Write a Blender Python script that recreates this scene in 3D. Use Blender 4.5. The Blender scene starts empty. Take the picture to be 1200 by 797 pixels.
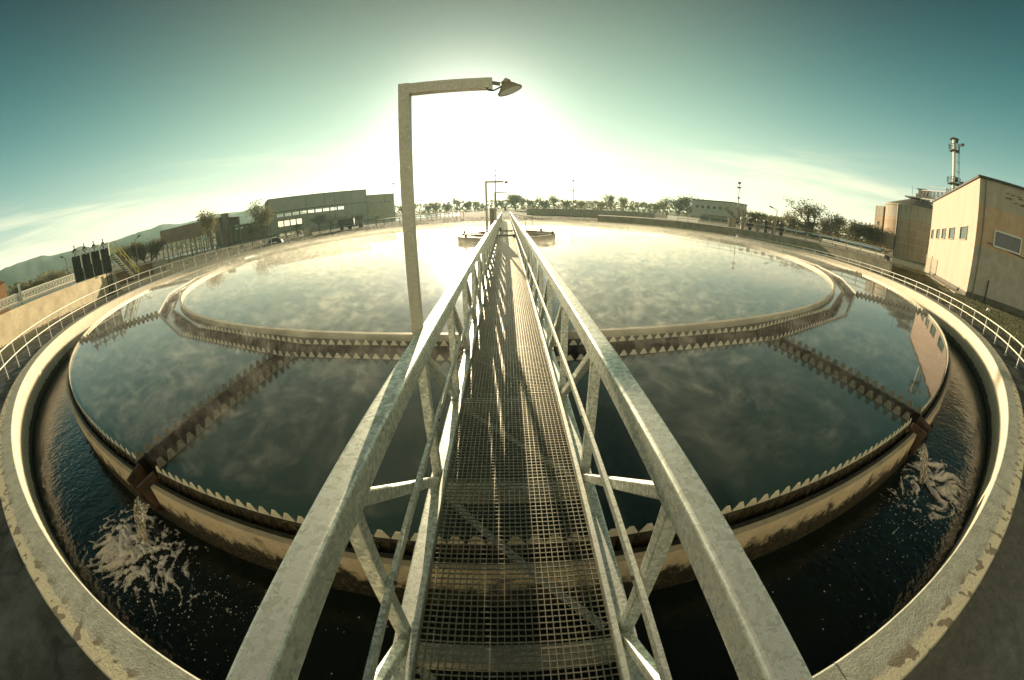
import bpy, bmesh, math, random
from mathutils import Vector, Matrix, noise
random.seed(7)
C = bpy.context.scene.collection
R_ = math.radians
E = 2.10            # eye height above the ground around the tank
YC = 23.334         # tank centre lies straight ahead of the camera
# ------------------------------------------------------------------ camera
cd = bpy.data.cameras.new('camera'); cam = bpy.data.objects.new('camera', cd); C.objects.link(cam)
cd.type = 'PANO'; cd.clip_start = 0.02; cd.clip_end = 6000
cd.sensor_fit = 'HORIZONTAL'; cd.sensor_width = 36.0; cd.sensor_height = 36.0 * 680 / 1024
def setpano(o):
    o.panorama_type = 'FISHEYE_LENS_POLYNOMIAL'; o.fisheye_fov = R_(200)
    o.fisheye_polynomial_k0 = 0.0
    o.fisheye_polynomial_k1 = -7.72957569e-02; o.fisheye_polynomial_k2 = -6.89449105e-06
    o.fisheye_polynomial_k3 = 1.77154771e-05; o.fisheye_polynomial_k4 = -3.35983622e-07
try: setpano(cd)
except Exception: setpano(cd.cycles)
AX = Vector((0.99974313, -0.01621707, -0.01583321)); AY = Vector((0.02055648, 0.35458729, 0.93479692)); AZ = Vector((0.00954541, 0.93488227, -0.35482957))
m = Matrix((AX, AY, -AZ)).transposed().to_4x4(); m.translation = Vector((0, 0, E)); cam.matrix_world = m
sc = bpy.context.scene; sc.camera = cam
# ------------------------------------------------------------------ light
SAZ, SEL = -5.2, 8.6
S = Vector((math.sin(R_(SAZ)) * math.cos(R_(SEL)), math.cos(R_(SAZ)) * math.cos(R_(SEL)), math.sin(R_(SEL))))
sl = bpy.data.lights.new('sun', 'SUN'); sl.energy = 5.0; sl.angle = R_(0.3); sl.color = (1.0, 0.80, 0.54)
so = bpy.data.objects.new('sun', sl); C.objects.link(so); so.rotation_euler = S.to_track_quat('Z', 'Y').to_euler(); so.location = (0, 0, 60)
sc.view_settings.view_transform = 'Standard'; sc.view_settings.look = 'None'; sc.view_settings.gamma = 1; sc.view_settings.exposure = 1.2
sc.cycles.max_bounces = 8; sc.cycles.diffuse_bounces = 3; sc.cycles.glossy_bounces = 4; sc.cycles.transparent_max_bounces = 16
sc.cycles.volume_bounces = 0; sc.cycles.volume_step_rate = 0.35; sc.cycles.volume_max_steps = 256; sc.cycles.use_denoising = True; sc.cycles.sample_clamp_indirect = 6
sc.cycles.use_adaptive_sampling = True; sc.cycles.adaptive_threshold = 0.015

W = bpy.data.worlds.new('World'); sc.world = W; W.use_nodes = True
class NT:
    def __init__(s, t): s.t = t; s.n = t.nodes; s.l = t.links
    def add(s, ty, ins=None, **kw):
        n = s.n.new(ty)
        for k, v in kw.items(): setattr(n, k, v)
        for k, v in (ins or {}).items():
            i = n.inputs[k]
            if isinstance(v, bpy.types.NodeSocket): s.l.new(v, i)
            else: i.default_value = v
        return n
    def math(s, op, a, b=0.0, c=0.0, clamp=False):
        n = s.add('ShaderNodeMath', {0: a, 1: b, 2: c}, operation=op, use_clamp=clamp); return n.outputs[0]
    def vmath(s, op, a, b=(0, 0, 0)):
        n = s.add('ShaderNodeVectorMath', {0: a, 1: b}, operation=op); return n.outputs['Value'] if op in ('DOT_PRODUCT', 'LENGTH', 'DISTANCE') else n.outputs[0]
    def mix(s, f, a, b, bt='MIX'):
        n = s.add('ShaderNodeMix', {0: f, 6: a, 7: b}, data_type='RGBA', blend_type=bt); return n.outputs[2]
    def ramp(s, f, pts):
        n = s.add('ShaderNodeValToRGB', {0: f}); e = n.color_ramp.elements
        while len(e) < len(pts): e.new(0.5)
        for x, (p, c) in zip(e, pts):
            x.position = p; x.color = (c, c, c, 1) if isinstance(c, (int, float)) else (*c, 1)
        return n.outputs[0]
    def mr(s, v, a, b, c=0.0, d=1.0, smooth=False):
        n = s.add('ShaderNodeMapRange', {0: v, 1: a, 2: b, 3: c, 4: d}); n.clamp = True
        if smooth: n.interpolation_type = 'SMOOTHSTEP'
        return n.outputs[0]
    def noise(s, vec, scale, detail=4, rough=0.55, dist=0.0):
        n = s.add('ShaderNodeTexNoise', {'Vector': vec, 'Scale': scale, 'Detail': detail, 'Roughness': rough, 'Distortion': dist}); return n.outputs[0]
w = NT(W.node_tree); w.n.clear()
sky = w.add('ShaderNodeTexSky', sky_type='NISHITA'); sky.sun_disc = False
sky.sun_elevation = R_(SEL); sky.sun_rotation = R_(SAZ); sky.air_density = 1.0; sky.dust_density = 1.6; sky.ozone_density = 1.0
tc = w.add('ShaderNodeTexCoord').outputs['Generated']
d = w.vmath('NORMALIZE', tc)
sep = w.add('ShaderNodeSeparateXYZ', {0: d}); z = w.math('MAXIMUM', sep.outputs[2], 0.0)
dt = w.math('MAXIMUM', w.vmath('DOT_PRODUCT', d, tuple(S)), 0.0)
def lobe(v, col): return w.mix(1.0, (*col, 1), w.add('ShaderNodeCombineColor', {0: v, 1: v, 2: v}).outputs[0], 'MULTIPLY')
iz = w.math('SUBTRACT', 1.0, z)
parts = [lobe(w.math('POWER', iz, 9.0), (10.0, 2.6, 0.2)), lobe(w.math('POWER', iz, 3.5), (1.15, 6.7, 6.0)), lobe(w.math('MULTIPLY', w.math('POWER', dt, 4.0), w.math('POWER', iz, 1.5)), (5.2, 5.6, 2.6)),
         lobe(w.math('POWER', dt, 58.0), (11.0, 10.0, 8.0)), lobe(w.math('POWER', dt, 500.0), (160.0, 145.0, 110.0)),
         lobe(w.math('MAXIMUM', w.vmath('DOT_PRODUCT', d, tuple(-S)), 0.0), (7.2, 6.2, 4.2))]  # last lobe: added glow opposite the sun, out of view, brightens shaded faces
tint = w.mix(1.0, sky.outputs[0], (0.02, 0.0, 0.10, 1), 'MULTIPLY')
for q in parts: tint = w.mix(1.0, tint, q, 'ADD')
# thin streaks of cirrus, drawn out along the horizon
zz = w.math('ADD', z, 0.10)
cv = w.add('ShaderNodeCombineXYZ', {0: w.math('MULTIPLY', w.math('ARCTAN2', sep.outputs[0], sep.outputs[1]), 1.5), 1: w.math('ADD', w.math('MULTIPLY', z, 15.0), w.math('MULTIPLY', sep.outputs[0], 0.8)), 2: 0.0}).outputs[0]
cn = w.noise(cv, 1.25, 6, 0.58, 0.5)
cm = w.math('MULTIPLY', w.mr(cn, 0.44, 0.70, 0, 1, True), w.math('MULTIPLY', w.mr(z, 0.015, 0.06, 0, 1, True), w.mr(z, 0.09, 0.22, 1.0, 0.0, True)))
cl = w.mix(1.0, (3.5, 2.4, 1.3, 1), w.add('ShaderNodeCombineColor', {0: cm, 1: cm, 2: cm}).outputs[0], 'MULTIPLY')
s4 = w.mix(1.0, tint, cl, 'ADD')
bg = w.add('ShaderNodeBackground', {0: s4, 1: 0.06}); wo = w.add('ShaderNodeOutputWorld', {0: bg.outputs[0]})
# ------------------------------------------------------------------ helpers
def ray(px, py):                 # direction seen at a point of the photograph (1200 x 797), used only to lay things out at real distances
    dx, dy = px - 600, 398.5 - py; r = math.hypot(dx, dy) * 0.03
    t = 7.72957569e-02 * r + 6.89449105e-06 * r**2 - 1.77154771e-05 * r**3 + 3.35983622e-07 * r**4
    q = math.hypot(dx, dy) or 1
    return math.cos(t) * AZ + math.sin(t) * (dx / q * AX + dy / q * AY)
def azel(px, py):
    v = ray(px, py); return math.degrees(math.atan2(v.x, v.y)), math.degrees(math.asin(v.z))
def pol(az, D, z=0.0): return Vector((D * math.sin(R_(az)), D * math.cos(R_(az)), z))
def rp(r, ang, z=0.0):           # a point of the round tank: radius, angle from the near side, height
    return Vector((r * math.sin(R_(ang)), YC - r * math.cos(R_(ang)), z))
class MB:
    def __init__(s): s.v = []; s.f = []; s.mi = []; s.m = 0
    def q(s, *pts):
        b = len(s.v); s.v += [tuple(p) for p in pts]; s.f.append(tuple(range(b, b + len(pts)))); s.mi.append(s.m); return s
    def hull(s, lo, hi):         # two matching loops -> closed solid
        n = len(lo); b = len(s.v); s.v += [tuple(p) for p in lo] + [tuple(p) for p in hi]
        fs = [tuple(b + i for i in reversed(range(n))), tuple(b + n + i for i in range(n))] + [(b + i, b + (i + 1) % n, b + n + (i + 1) % n, b + n + i) for i in range(n)]
        s.f += fs; s.mi += [s.m] * len(fs); return s
    def box(s, a, b):
        x0, y0, z0 = a; x1, y1, z1 = b
        return s.hull([(x0, y0, z0), (x1, y0, z0), (x1, y1, z0), (x0, y1, z0)], [(x0, y0, z1), (x1, y0, z1), (x1, y1, z1), (x0, y1, z1)])
    def bar(s, p, q, w_, h_, up=(0, 0, 1), r=0.0):
        p, q, up = Vector(p), Vector(q), Vector(up); a = (q - p).normalized(); x = a.cross(up)
        if x.length < 1e-5: x = a.cross(Vector((1, 0, 0)))
        x.normalize(); y = x.cross(a)
        if r <= 0: pr = [(-1, -1), (1, -1), (1, 1), (-1, 1)]; pr = [(i * w_ / 2, j * h_ / 2) for i, j in pr]
        else:
            pr = []
            for cx, cy, a0 in ((1, -1, -90), (1, 1, 0), (-1, 1, 90), (-1, -1, 180)):
                for k in range(4):
                    t = R_(a0 + 30 * k); pr.append((cx * (w_ / 2 - r) + r * math.cos(t), cy * (h_ / 2 - r) + r * math.sin(t)))
        return s.hull([p + x * i + y * j for i, j in pr], [q + x * i + y * j for i, j in pr])
    def tube(s, pts, r, n=8, r2=None):
        pts = [Vector(p) for p in pts]; rs = [r + ((r2 if r2 is not None else r) - r) * i / (len(pts) - 1) for i in range(len(pts))]; b = len(s.v)
        for i, p in enumerate(pts):
            a = (pts[min(i + 1, len(pts) - 1)] - pts[max(i - 1, 0)]).normalized()
            x = a.cross(Vector((0, 0, 1)));  x = a.cross(Vector((1, 0, 0))) if x.length < 1e-3 else x
            x.normalize(); y = x.cross(a)
            for k in range(n):
                t = 2 * math.pi * k / n; s.v.append(tuple(p + rs[i] * (x * math.cos(t) + y * math.sin(t))))
        fs = [(b + i * n + k, b + i * n + (k + 1) % n, b + (i + 1) * n + (k + 1) % n, b + (i + 1) * n + k) for i in range(len(pts) - 1) for k in range(n)]
        fs += [tuple(b + k for k in reversed(range(n))), tuple(b + (len(pts) - 1) * n + k for k in range(n))]
        s.f += fs; s.mi += [s.m] * len(fs); return s
    def ring(s, prof, a0=0, a1=360, step=2.0, cx=0.0, cy=YC):   # closed profile [(r, z)...] swept round a centre
        n = max(2, int(round((a1 - a0) / step))); full = abs(a1 - a0 - 360) < 1e-6; b = len(s.v); m_ = len(prof)
        for i in range(n if full else n + 1):
            t = R_(a0 + (a1 - a0) * i / n)
            for r, z_ in prof: s.v.append((cx + r * math.sin(t), cy - r * math.cos(t), z_))
        N = n if full else n + 1
        for i in range(n):
            j = (i + 1) % N
            for k in range(m_):
                l = (k + 1) % m_; s.f.append((b + i * m_ + k, b + i * m_ + l, b + j * m_ + l, b + j * m_ + k)); s.mi.append(s.m)
        if not full:
            s.f.append(tuple(b + k for k in range(m_))); s.f.append(tuple(b + n * m_ + k for k in reversed(range(m_)))); s.mi += [s.m] * 2
        return s
    def disc(s, r0, r1, z_, a0=0, a1=360, step=2.0, rings=1, cx=0.0, cy=YC):
        n = max(2, int(round((a1 - a0) / step)))
        for i in range(n):
            t0, t1 = R_(a0 + (a1 - a0) * i / n), R_(a0 + (a1 - a0) * (i + 1) / n)
            for k in range(rings):
                ra, rb = r0 + (r1 - r0) * k / rings, r0 + (r1 - r0) * (k + 1) / rings
                P = [(cx + r * math.sin(t), cy - r * math.cos(t), z_) for r, t in ((ra, t0), (rb, t0), (rb, t1), (ra, t1))]
                if ra == 0: P = P[1:]
                s.q(*P)
        return s
    def build(s, name, mat, parent=None, smooth=False, **tg):
        me = bpy.data.meshes.new(name); me.from_pydata(s.v, [], s.f)
        mats = mat if isinstance(mat, (list, tuple)) else [mat]
        for k in mats: me.materials.append(k)
        if len(mats) > 1: me.polygons.foreach_set('material_index', s.mi)
        bm = bmesh.new(); bm.from_mesh(me)
        if smooth: bmesh.ops.remove_doubles(bm, verts=bm.verts, dist=1e-4)
        bmesh.ops.recalc_face_normals(bm, faces=bm.faces); bm.to_mesh(me); bm.free()
        if smooth: me.polygons.foreach_set('use_smooth', [True] * len(me.polygons))
        o = bpy.data.objects.new(name, me); C.objects.link(o)
        if parent:
            o.parent = parent; o.matrix_parent_inverse = parent.matrix_basis.inverted()
        tag(o, **tg); return o
def tag(o, label=None, cat=None, group=None, kind=None):
    for k, v in (('label', label), ('category', cat), ('group', group), ('kind', kind)):
        if v: o[k] = v
    return o
def thing(name, label, cat, loc=(0, 0, 0), rz=0.0, group=None):
    o = bpy.data.objects.new(name, None); C.objects.link(o); o.location = loc; o.rotation_euler = (0, 0, rz); o.empty_display_size = 0.1
    bpy.context.view_layer.update() if False else None
    o.matrix_basis = Matrix.Translation(Vector(loc)) @ Matrix.Rotation(rz, 4, 'Z')
    return tag(o, label, cat, group)
def local(o, parent):            # the mesh was modelled in the parent's own space
    o.parent = parent; o.matrix_parent_inverse = Matrix.Identity(4); return o
def copy_part(o, parent, off=(0, 0, 0)):
    c = o.copy(); C.objects.link(c); c.parent = parent; c.matrix_parent_inverse = o.matrix_parent_inverse.copy(); c.location = o.location + Vector(off); return c
def copy_tree(o, loc, rz=0.0, scale=(1, 1, 1), label=None):
    c = o.copy(); C.objects.link(c); c.location = loc; c.rotation_euler = (0, 0, rz); c.scale = scale
    for ch in list(o.children):
        k = ch.copy(); C.objects.link(k); k.parent = c
    if label: c['label'] = label
    return c
# ------------------------------------------------------------------ materials
MS = {}
def newmat(name):
    M = bpy.data.materials.new(name); M.use_nodes = True; t = NT(M.node_tree); t.n.clear()
    out = t.add('ShaderNodeOutputMaterial'); b = t.add('ShaderNodeBsdfPrincipled'); t.l.new(b.outputs[0], out.inputs[0]); MS[name] = M
    return M, t, b, out
def setc(t, b, sock, v):
    if isinstance(v, bpy.types.NodeSocket): t.l.new(v, b.inputs[sock])
    else: b.inputs[sock].default_value = v
def bump(t, b, h, strength, dist=0.01):
    n = t.add('ShaderNodeBump', {'Strength': strength, 'Distance': dist, 'Height': h}); t.l.new(n.outputs[0], b.inputs['Normal'])
def pos(t): return t.add('ShaderNodeNewGeometry').outputs['Position']
def simple(name, c0, c1, scale=3.0, rough=0.7, metal=0.0, bmp=0.0, bdist=0.01, coord='Object', detail=6, streak=None):
    M, t, b, o = newmat(name); v = t.add('ShaderNodeTexCoord').outputs[coord] if coord != 'Position' else pos(t)
    if streak: v = t.vmath('MULTIPLY', v, streak)
    n = t.noise(v, scale, detail, 0.62); f = t.mr(n, 0.32, 0.68)
    setc(t, b, 'Base Color', t.mix(f, (*c0, 1), (*c1, 1))); setc(t, b, 'Roughness', rough); setc(t, b, 'Metallic', metal)
    if bmp: bump(t, b, t.noise(v, scale * 5, 4, 0.6), bmp, bdist)
    return M
def galv(name, lo, hi, sc_=26.0, metal=0.55, rough=0.42):
    M, t, b, o = newmat(name); v = t.add('ShaderNodeTexCoord').outputs['Object']
    wv = t.vmath('ADD', v, t.vmath('MULTIPLY', t.add('ShaderNodeTexNoise', {'Vector': v, 'Scale': 30.0, 'Detail': 3.0}).outputs['Color'], (0.05, 0.05, 0.05)))
    vo = t.add('ShaderNodeTexVoronoi', {'Vector': wv, 'Scale': sc_}); g = t.add('ShaderNodeSeparateColor', {0: vo.outputs['Color']}).outputs[0]
    big = t.noise(v, 2.3, 5, 0.65); fine = t.noise(v, 160, 3, 0.6)
    f = t.math('ADD', t.math('MULTIPLY', g, 0.46), t.math('ADD', t.math('MULTIPLY', big, 0.52), t.math('MULTIPLY', fine, 0.40)))
    f = t.mr(f, 0.35, 1.0); spots = t.mr(t.noise(v, 17, 5, 0.7), 0.66, 0.72)
    col = t.mix(f, (*lo, 1), (*hi, 1)); col = t.mix(t.math('MULTIPLY', spots, 0.6), col, (0.92, 0.93, 0.82, 1))
    setc(t, b, 'Base Color', col); setc(t, b, 'Metallic', metal); setc(t, b, 'Roughness', t.mr(f, 0, 1, rough + 0.14, rough - 0.06))
    bump(t, b, t.math('ADD', fine, big), 0.12, 0.004); return M
M_galv = galv('galvanised_steel', (0.33, 0.36, 0.30), (0.90, 0.92, 0.80), 58, 0.80, 0.46)
M_grate = galv('grating_steel', (0.27, 0.26, 0.19), (0.52, 0.50, 0.38), 60, 0.95, 0.38)
M_pole = galv('lamp_pole_zinc', (0.36, 0.34, 0.25), (0.52, 0.49, 0.37), 110, 0.5, 0.5)
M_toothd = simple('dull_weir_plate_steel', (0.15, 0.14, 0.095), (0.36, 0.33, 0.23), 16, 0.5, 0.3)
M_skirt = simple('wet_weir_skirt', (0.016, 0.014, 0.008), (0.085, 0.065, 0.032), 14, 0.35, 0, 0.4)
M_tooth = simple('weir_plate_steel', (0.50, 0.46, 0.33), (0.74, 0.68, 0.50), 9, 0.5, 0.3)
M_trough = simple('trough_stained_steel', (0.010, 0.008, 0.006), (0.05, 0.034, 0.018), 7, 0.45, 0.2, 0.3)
M_troughlt = simple('trough_pale_wall', (0.20, 0.17, 0.10), (0.42, 0.38, 0.25), 5, 0.6, 0.1, 0.2)
M_baffle = simple('baffle_plate', (0.28, 0.25, 0.17), (0.48, 0.44, 0.31), 2.5, 0.6, 0.1, 0.1)
M_head = simple('lamp_head_paint', (0.26, 0.21, 0.12), (0.36, 0.30, 0.18), 14, 0.5)
M_gate = simple('gate_dark_steel', (0.03, 0.034, 0.026), (0.10, 0.10, 0.075), 6, 0.6, 0.1)
M_dark = simple('dark_painted_steel', (0.018, 0.022, 0.018), (0.05, 0.05, 0.04), 8, 0.5, 0.2)
M_post = simple('weathered_steel', (0.16, 0.145, 0.095), (0.30, 0.27, 0.18), 12, 0.55, 0.3)
M_white = simple('white_paint', (0.60, 0.58, 0.46), (0.80, 0.78, 0.64), 9, 0.5)
M_yellow = simple('yellow_paint', (0.55, 0.46, 0.07), (0.70, 0.60, 0.14), 9, 0.5)
M_rust = simple('rust_lattice', (0.13, 0.075, 0.03), (0.30, 0.18, 0.07), 6, 0.7)
M_spout = simple('rust_stained_spout', (0.018, 0.014, 0.009), (0.12, 0.062, 0.028), 7, 0.5, 0, 0.4)
M_blue = simple('blue_pipe_paint', (0.03, 0.09, 0.11), (0.05, 0.13, 0.15), 4, 0.45)
M_brick = simple('orange_plaster', (0.42, 0.20, 0.08), (0.55, 0.29, 0.12), 4, 0.8)
M_shed = simple('brown_sheet_cladding', (0.10, 0.075, 0.045), (0.16, 0.12, 0.075), 0.5, 0.7, 0, 0)
M_bigw = simple('grey_green_cladding', (0.15, 0.16, 0.115), (0.20, 0.21, 0.155), 0.4, 0.7)
M_anx = simple('tan_plaster', (0.20, 0.175, 0.11), (0.28, 0.25, 0.16), 0.8, 0.8)
M_pale = simple('pale_plaster', (0.34, 0.34, 0.27), (0.42, 0.42, 0.34), 0.8, 0.8)
M_glass = simple('dark_window_glass', (0.02, 0.03, 0.028), (0.035, 0.05, 0.045), 3, 0.12)
M_pane = simple('bright_window_glass', (0.62, 0.62, 0.5), (0.75, 0.75, 0.62), 3, 0.25)
M_clear = simple('clear_window_glass', (0.75, 0.75, 0.62), (0.8, 0.8, 0.66), 3, 0.1)
M_clear.node_tree.nodes['Principled BSDF'].inputs['Alpha'].default_value = 0.22
M_frost, t, b, o = newmat('frosted_glass'); tl = t.add('ShaderNodeBsdfTranslucent', {0: (.85, .83, .66, 1)}); t.l.new(tl.outputs[0], o.inputs[0])
M_roof = simple('roof_felt', (0.05, 0.05, 0.04), (0.09, 0.085, 0.07), 3, 0.8)
M_bark = simple('bark', (0.07, 0.055, 0.035), (0.15, 0.125, 0.08), 8, 0.9)
M_leafs = [simple('olive_foliage', (0.10, 0.095, 0.035), (0.20, 0.175, 0.07), 2, 0.8), simple('dry_yellow_foliage', (0.14, 0.125, 0.055), (0.25, 0.215, 0.10), 2, 0.8), simple('dark_foliage', (0.05, 0.055, 0.024), (0.12, 0.11, 0.045), 2, 0.8)]
for M in M_leafs:                # thin leaves let the low sun through
    t = NT(M.node_tree); b = t.n['Principled BSDF']; o = t.n['Material Output']; tl = t.add('ShaderNodeBsdfTranslucent'); src = b.inputs['Base Color'].links[0].from_socket; t.l.new(src, tl.inputs[0])
    mx = t.add('ShaderNodeMixShader', {0: 0.45}); t.l.new(b.outputs[0], mx.inputs[1]); t.l.new(tl.outputs[0], mx.inputs[2]); t.l.new(mx.outputs[0], o.inputs[0])
# concrete, with an algae line near the water
def concrete(name, lo, hi, zt=None, zw=0.06, algae=(0.025, 0.027, 0.012), sc_=3.0, bmp=0.35, rough=0.8):
    M, t, b, o = newmat(name); p = pos(t)
    f = t.mr(t.noise(p, sc_, 8, 0.65), 0.3, 0.7); col = t.mix(f, (*lo, 1), (*hi, 1))
    fine = t.noise(p, sc_ * 14, 5, 0.7)
    col = t.mix(t.mr(fine, 0.25, 0.55, 0.5, 0.0), col, (lo[0] * 0.45, lo[1] * 0.45, lo[2] * 0.42, 1))
    if zt is not None:
        s_ = t.add('ShaderNodeSeparateXYZ', {0: p}).outputs[2]
        st = t.noise(t.vmath('MULTIPLY', p, (1, 1, 0.8)), 6, 9, 0.70)
        e = t.math('ADD', s_, t.math('MULTIPLY', t.math('SUBTRACT', st, 0.5), zw * 7))
        k = t.mr(e, zt - zw * 0.5, zt + zw * 0.5, 1, 0)
        am = t.mix(t.mr(t.noise(p, 22, 6, 0.7), 0.5, 0.72), (*algae, 1), (0.19, 0.155, 0.06, 1))
        col = t.mix(k, col, am)
    setc(t, b, 'Base Color', col); setc(t, b, 'Roughness', rough)
    bump(t, b, t.math('ADD', fine, t.noise(p, sc_ * 3, 5, 0.6)), bmp, 0.02); return M
M_wallin = concrete('tank_wall_cream_concrete', (0.52, 0.45, 0.31), (0.66, 0.58, 0.42), -0.50, 0.035)
M_tank = concrete('weir_wall_concrete', (0.50, 0.41, 0.25), (0.72, 0.60, 0.39), -0.27, 0.13, (0.018, 0.018, 0.008), sc_=5, bmp=0.7)
M_wet = simple('wet_black_slime', (0.012, 0.013, 0.008), (0.06, 0.055, 0.028), 12, 0.55, 0, 0.5)
M_basin = concrete('stained_basin_concrete', (0.44, 0.36, 0.21), (0.74, 0.62, 0.39), 0.10, 0.05, (0.07, 0.055, 0.03), 1.2, 0.3)
M_conc = concrete('plain_concrete', (0.22, 0.205, 0.145), (0.38, 0.35, 0.25), None, sc_=2.0)
M_darkconc = concrete('wet_dark_concrete', (0.07, 0.065, 0.045), (0.14, 0.125, 0.085), None, sc_=1.5)
# the coping: brushed grey concrete, pale worn band with dark blotches at its outer edge
M, t, b, o = newmat('coping_concrete'); M_cope = M; p = pos(t)
rel = t.vmath('SUBTRACT', p, (0, YC, 0)); rel = t.vmath('MULTIPLY', rel, (1, 1, 0)); rr = t.vmath('LENGTH', rel)
f = t.mr(t.noise(p, 7, 8, 0.7), 0.3, 0.7); c0 = t.mix(f, (0.22, 0.235, 0.175, 1), (0.40, 0.41, 0.32, 1))
e = t.math('ADD', rr, t.math('MULTIPLY', t.math('SUBTRACT', t.noise(p, 11, 6, 0.6), 0.5), 0.16))
c1 = t.mix(t.mr(e, 23.35, 23.375), c0, (0.48, 0.44, 0.29, 1))
bl = t.mr(t.noise(p, 9, 2, 0.4), 0.56, 0.60); c1 = t.mix(t.math('MULTIPLY', bl, t.mr(rr, 23.28, 23.36)), c1, (0.17, 0.145, 0.09, 1))
fine = t.noise(p, 70, 5, 0.7); c1 = t.mix(t.mr(fine, 0.28, 0.48, 0.6, 0), c1, (0.09, 0.09, 0.06, 1))
sr_ = t.add('ShaderNodeSeparateXYZ', {0: rel}); an_ = t.math('MULTIPLY', t.math('ADD', t.math('ARCTAN2', sr_.outputs[0], sr_.outputs[1]), t.math('MULTIPLY', t.noise(p, 6, 4, .6), .0012)), 57.2958 / 8.0)
fr_ = t.math('ABSOLUTE', t.math('SUBTRACT', t.math('FRACT', an_), .5)); c1 = t.mix(t.mr(fr_, .4975, .4990, 0, .8), c1, (0.03, 0.03, 0.022, 1))
setc(t, b, 'Base Color', c1); setc(t, b, 'Roughness', 0.72); bump(t, b, t.math('ADD', fine, t.noise(p, 26, 5, 0.7)), 0.6, 0.012)
def water(name, base, scale, strength, rough, dist=0.02, stretch=(1, 1, 1)):
    M, t, b, o = newmat(name); p = t.vmath('MULTIPLY', pos(t), stretch)
    setc(t, b, 'Base Color', (*base, 1)); setc(t, b, 'Roughness', rough); setc(t, b, 'IOR', 1.333); b.inputs['Specular IOR Level'].default_value = 0.5
    h = t.math('ADD', t.noise(p, scale, 4, 0.5, 0.3), t.math('MULTIPLY', t.noise(p, scale * 0.23, 3, 0.5), 1.6)); bump(t, b, h, strength, dist); return M, t, b
M_water, _, _ = water('settling_tank_water', (0.018, 0.036, 0.032), 2.6, 0.03, 0.03)
M_chan, _, _ = water('channel_water', (0.010, 0.016, 0.010), 11, 0.6, 0.05, 0.016)
M_pond, _, _ = water('far_pond_water', (0.05, 0.05, 0.035), 1.5, 0.25, 0.12, 0.03)
M_fall, t, b = water('falling_water', (0.55, 0.50, 0.34), 34, 1.0, 0.15, 0.02, (1, 1, 0.06)); setc(t, b, 'Alpha', t.mr(t.noise(t.vmath('MULTIPLY', pos(t), (1, 1, .05)), 60, 3, .6), .40, .60, .25, .95)); setc(t, b, 'Base Color', t.mix(t.mr(t.noise(t.vmath('MULTIPLY', pos(t), (1, 1, .05)), 45, 3, .6), .42, .6), (.26, .23, .13, 1), (.95, .93, .80, 1)))
M_napp, t, b = water('spilling_water', (0.022, 0.017, 0.009), 40, 0.8, 0.10, 0.01)
M_foam, t, b, o = newmat('foam'); p = pos(t); at_ = t.add('ShaderNodeAttribute', attribute_name='dens').outputs['Fac']; fa = t.math('ADD', at_, t.math('MULTIPLY', t.math('SUBTRACT', t.noise(t.vmath('ADD', p, t.vmath('MULTIPLY', t.add('ShaderNodeTexNoise', {'Vector': p, 'Scale': 9.0}).outputs['Color'], (.12, .12, 0))), 22, 8, .78), .5), 2.6)); setc(t, b, 'Alpha', t.mr(fa, -0.1, 0.6, 0, 1, True)); setc(t, b, 'Base Color', t.mix(t.mr(t.noise(p, 14, 6, 0.7), 0.35, 0.65), (0.75, 0.76, 0.68, 1), (0.97, 0.98, 0.93, 1))); setc(t, b, 'Roughness', 0.6); bump(t, b, t.noise(p, 60, 5, 0.7), 0.8, 0.01)
# ground: dark wet asphalt beside the tank, rough grass and bare earth further out
M, t, b, o = newmat('rough_grass_ground'); M_ground = M; p = pos(t)
n1 = t.mr(t.noise(p, 0.18, 7, 0.65), 0.38, 0.62); n2 = t.noise(p, 2.2, 6, 0.7)
c = t.mix(n1, (0.075, 0.095, 0.025, 1), (0.15, 0.135, 0.055, 1)); c = t.mix(t.mr(n2, 0.35, 0.6, 0.7, 0), c, (0.04, 0.042, 0.016, 1))
setc(t, b, 'Base Color', c); setc(t, b, 'Roughness', 0.95); bump(t, b, t.noise(p, 5, 7, 0.75), 1.0, 0.12)
M, t, b, o = newmat('wet_asphalt'); M_asph = M; p = pos(t)
ca = t.mix(t.mr(t.noise(p, 1.1, 8, .7), .35, .65), (0.010, 0.012, 0.010, 1), (0.045, 0.046, 0.036, 1)); ca = t.mix(t.mr(t.noise(p, 3.3, 3, .5), .60, .64, 0, .5), ca, (0.085, 0.08, 0.055, 1))
ca = t.mix(t.mr(t.noise(p, 70, 4, .75), .48, .66, 0, .75), ca, (0.12, 0.115, 0.085, 1)); vo = t.add('ShaderNodeTexVoronoi', {'Vector': t.vmath('ADD', p, t.vmath('MULTIPLY', t.add('ShaderNodeTexNoise', {'Vector': p, 'Scale': 3.0}).outputs['Color'], (.4, .4, .4))), 'Scale': .55}, feature='DISTANCE_TO_EDGE')
ca = t.mix(t.math('MULTIPLY', t.mr(t.noise(p, 12, 7, .75), .52, .62), .5), ca, (0.075, 0.072, 0.052, 1)); ca = t.mix(t.mr(vo.outputs['Distance'], .004, .012, .8, 0), ca, (0.006, 0.006, 0.004, 1))
setc(t, b, 'Base Color', ca); setc(t, b, 'Roughness', t.mr(t.noise(p, 1.4, 5, .6), .4, .6, .35, .85)); bump(t, b, t.noise(p, 80, 5, .75), .7, .01)
M_hill = simple('hill_woodland', (0.010, 0.036, 0.034), (0.022, 0.052, 0.045), 0.02, 0.95, 0, 0, 0.01, 'Position')
M_grass = simple('grass_blades', (0.07, 0.085, 0.02), (0.20, 0.18, 0.06), 0.9, 0.8, 0, 0, 0.01, 'Position')
M_wetf = simple('tank_floor_sludge', (0.012, 0.014, 0.010), (0.03, 0.03, 0.02), 1.0, 0.9, 0, 0, 0.01, 'Position')
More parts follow.
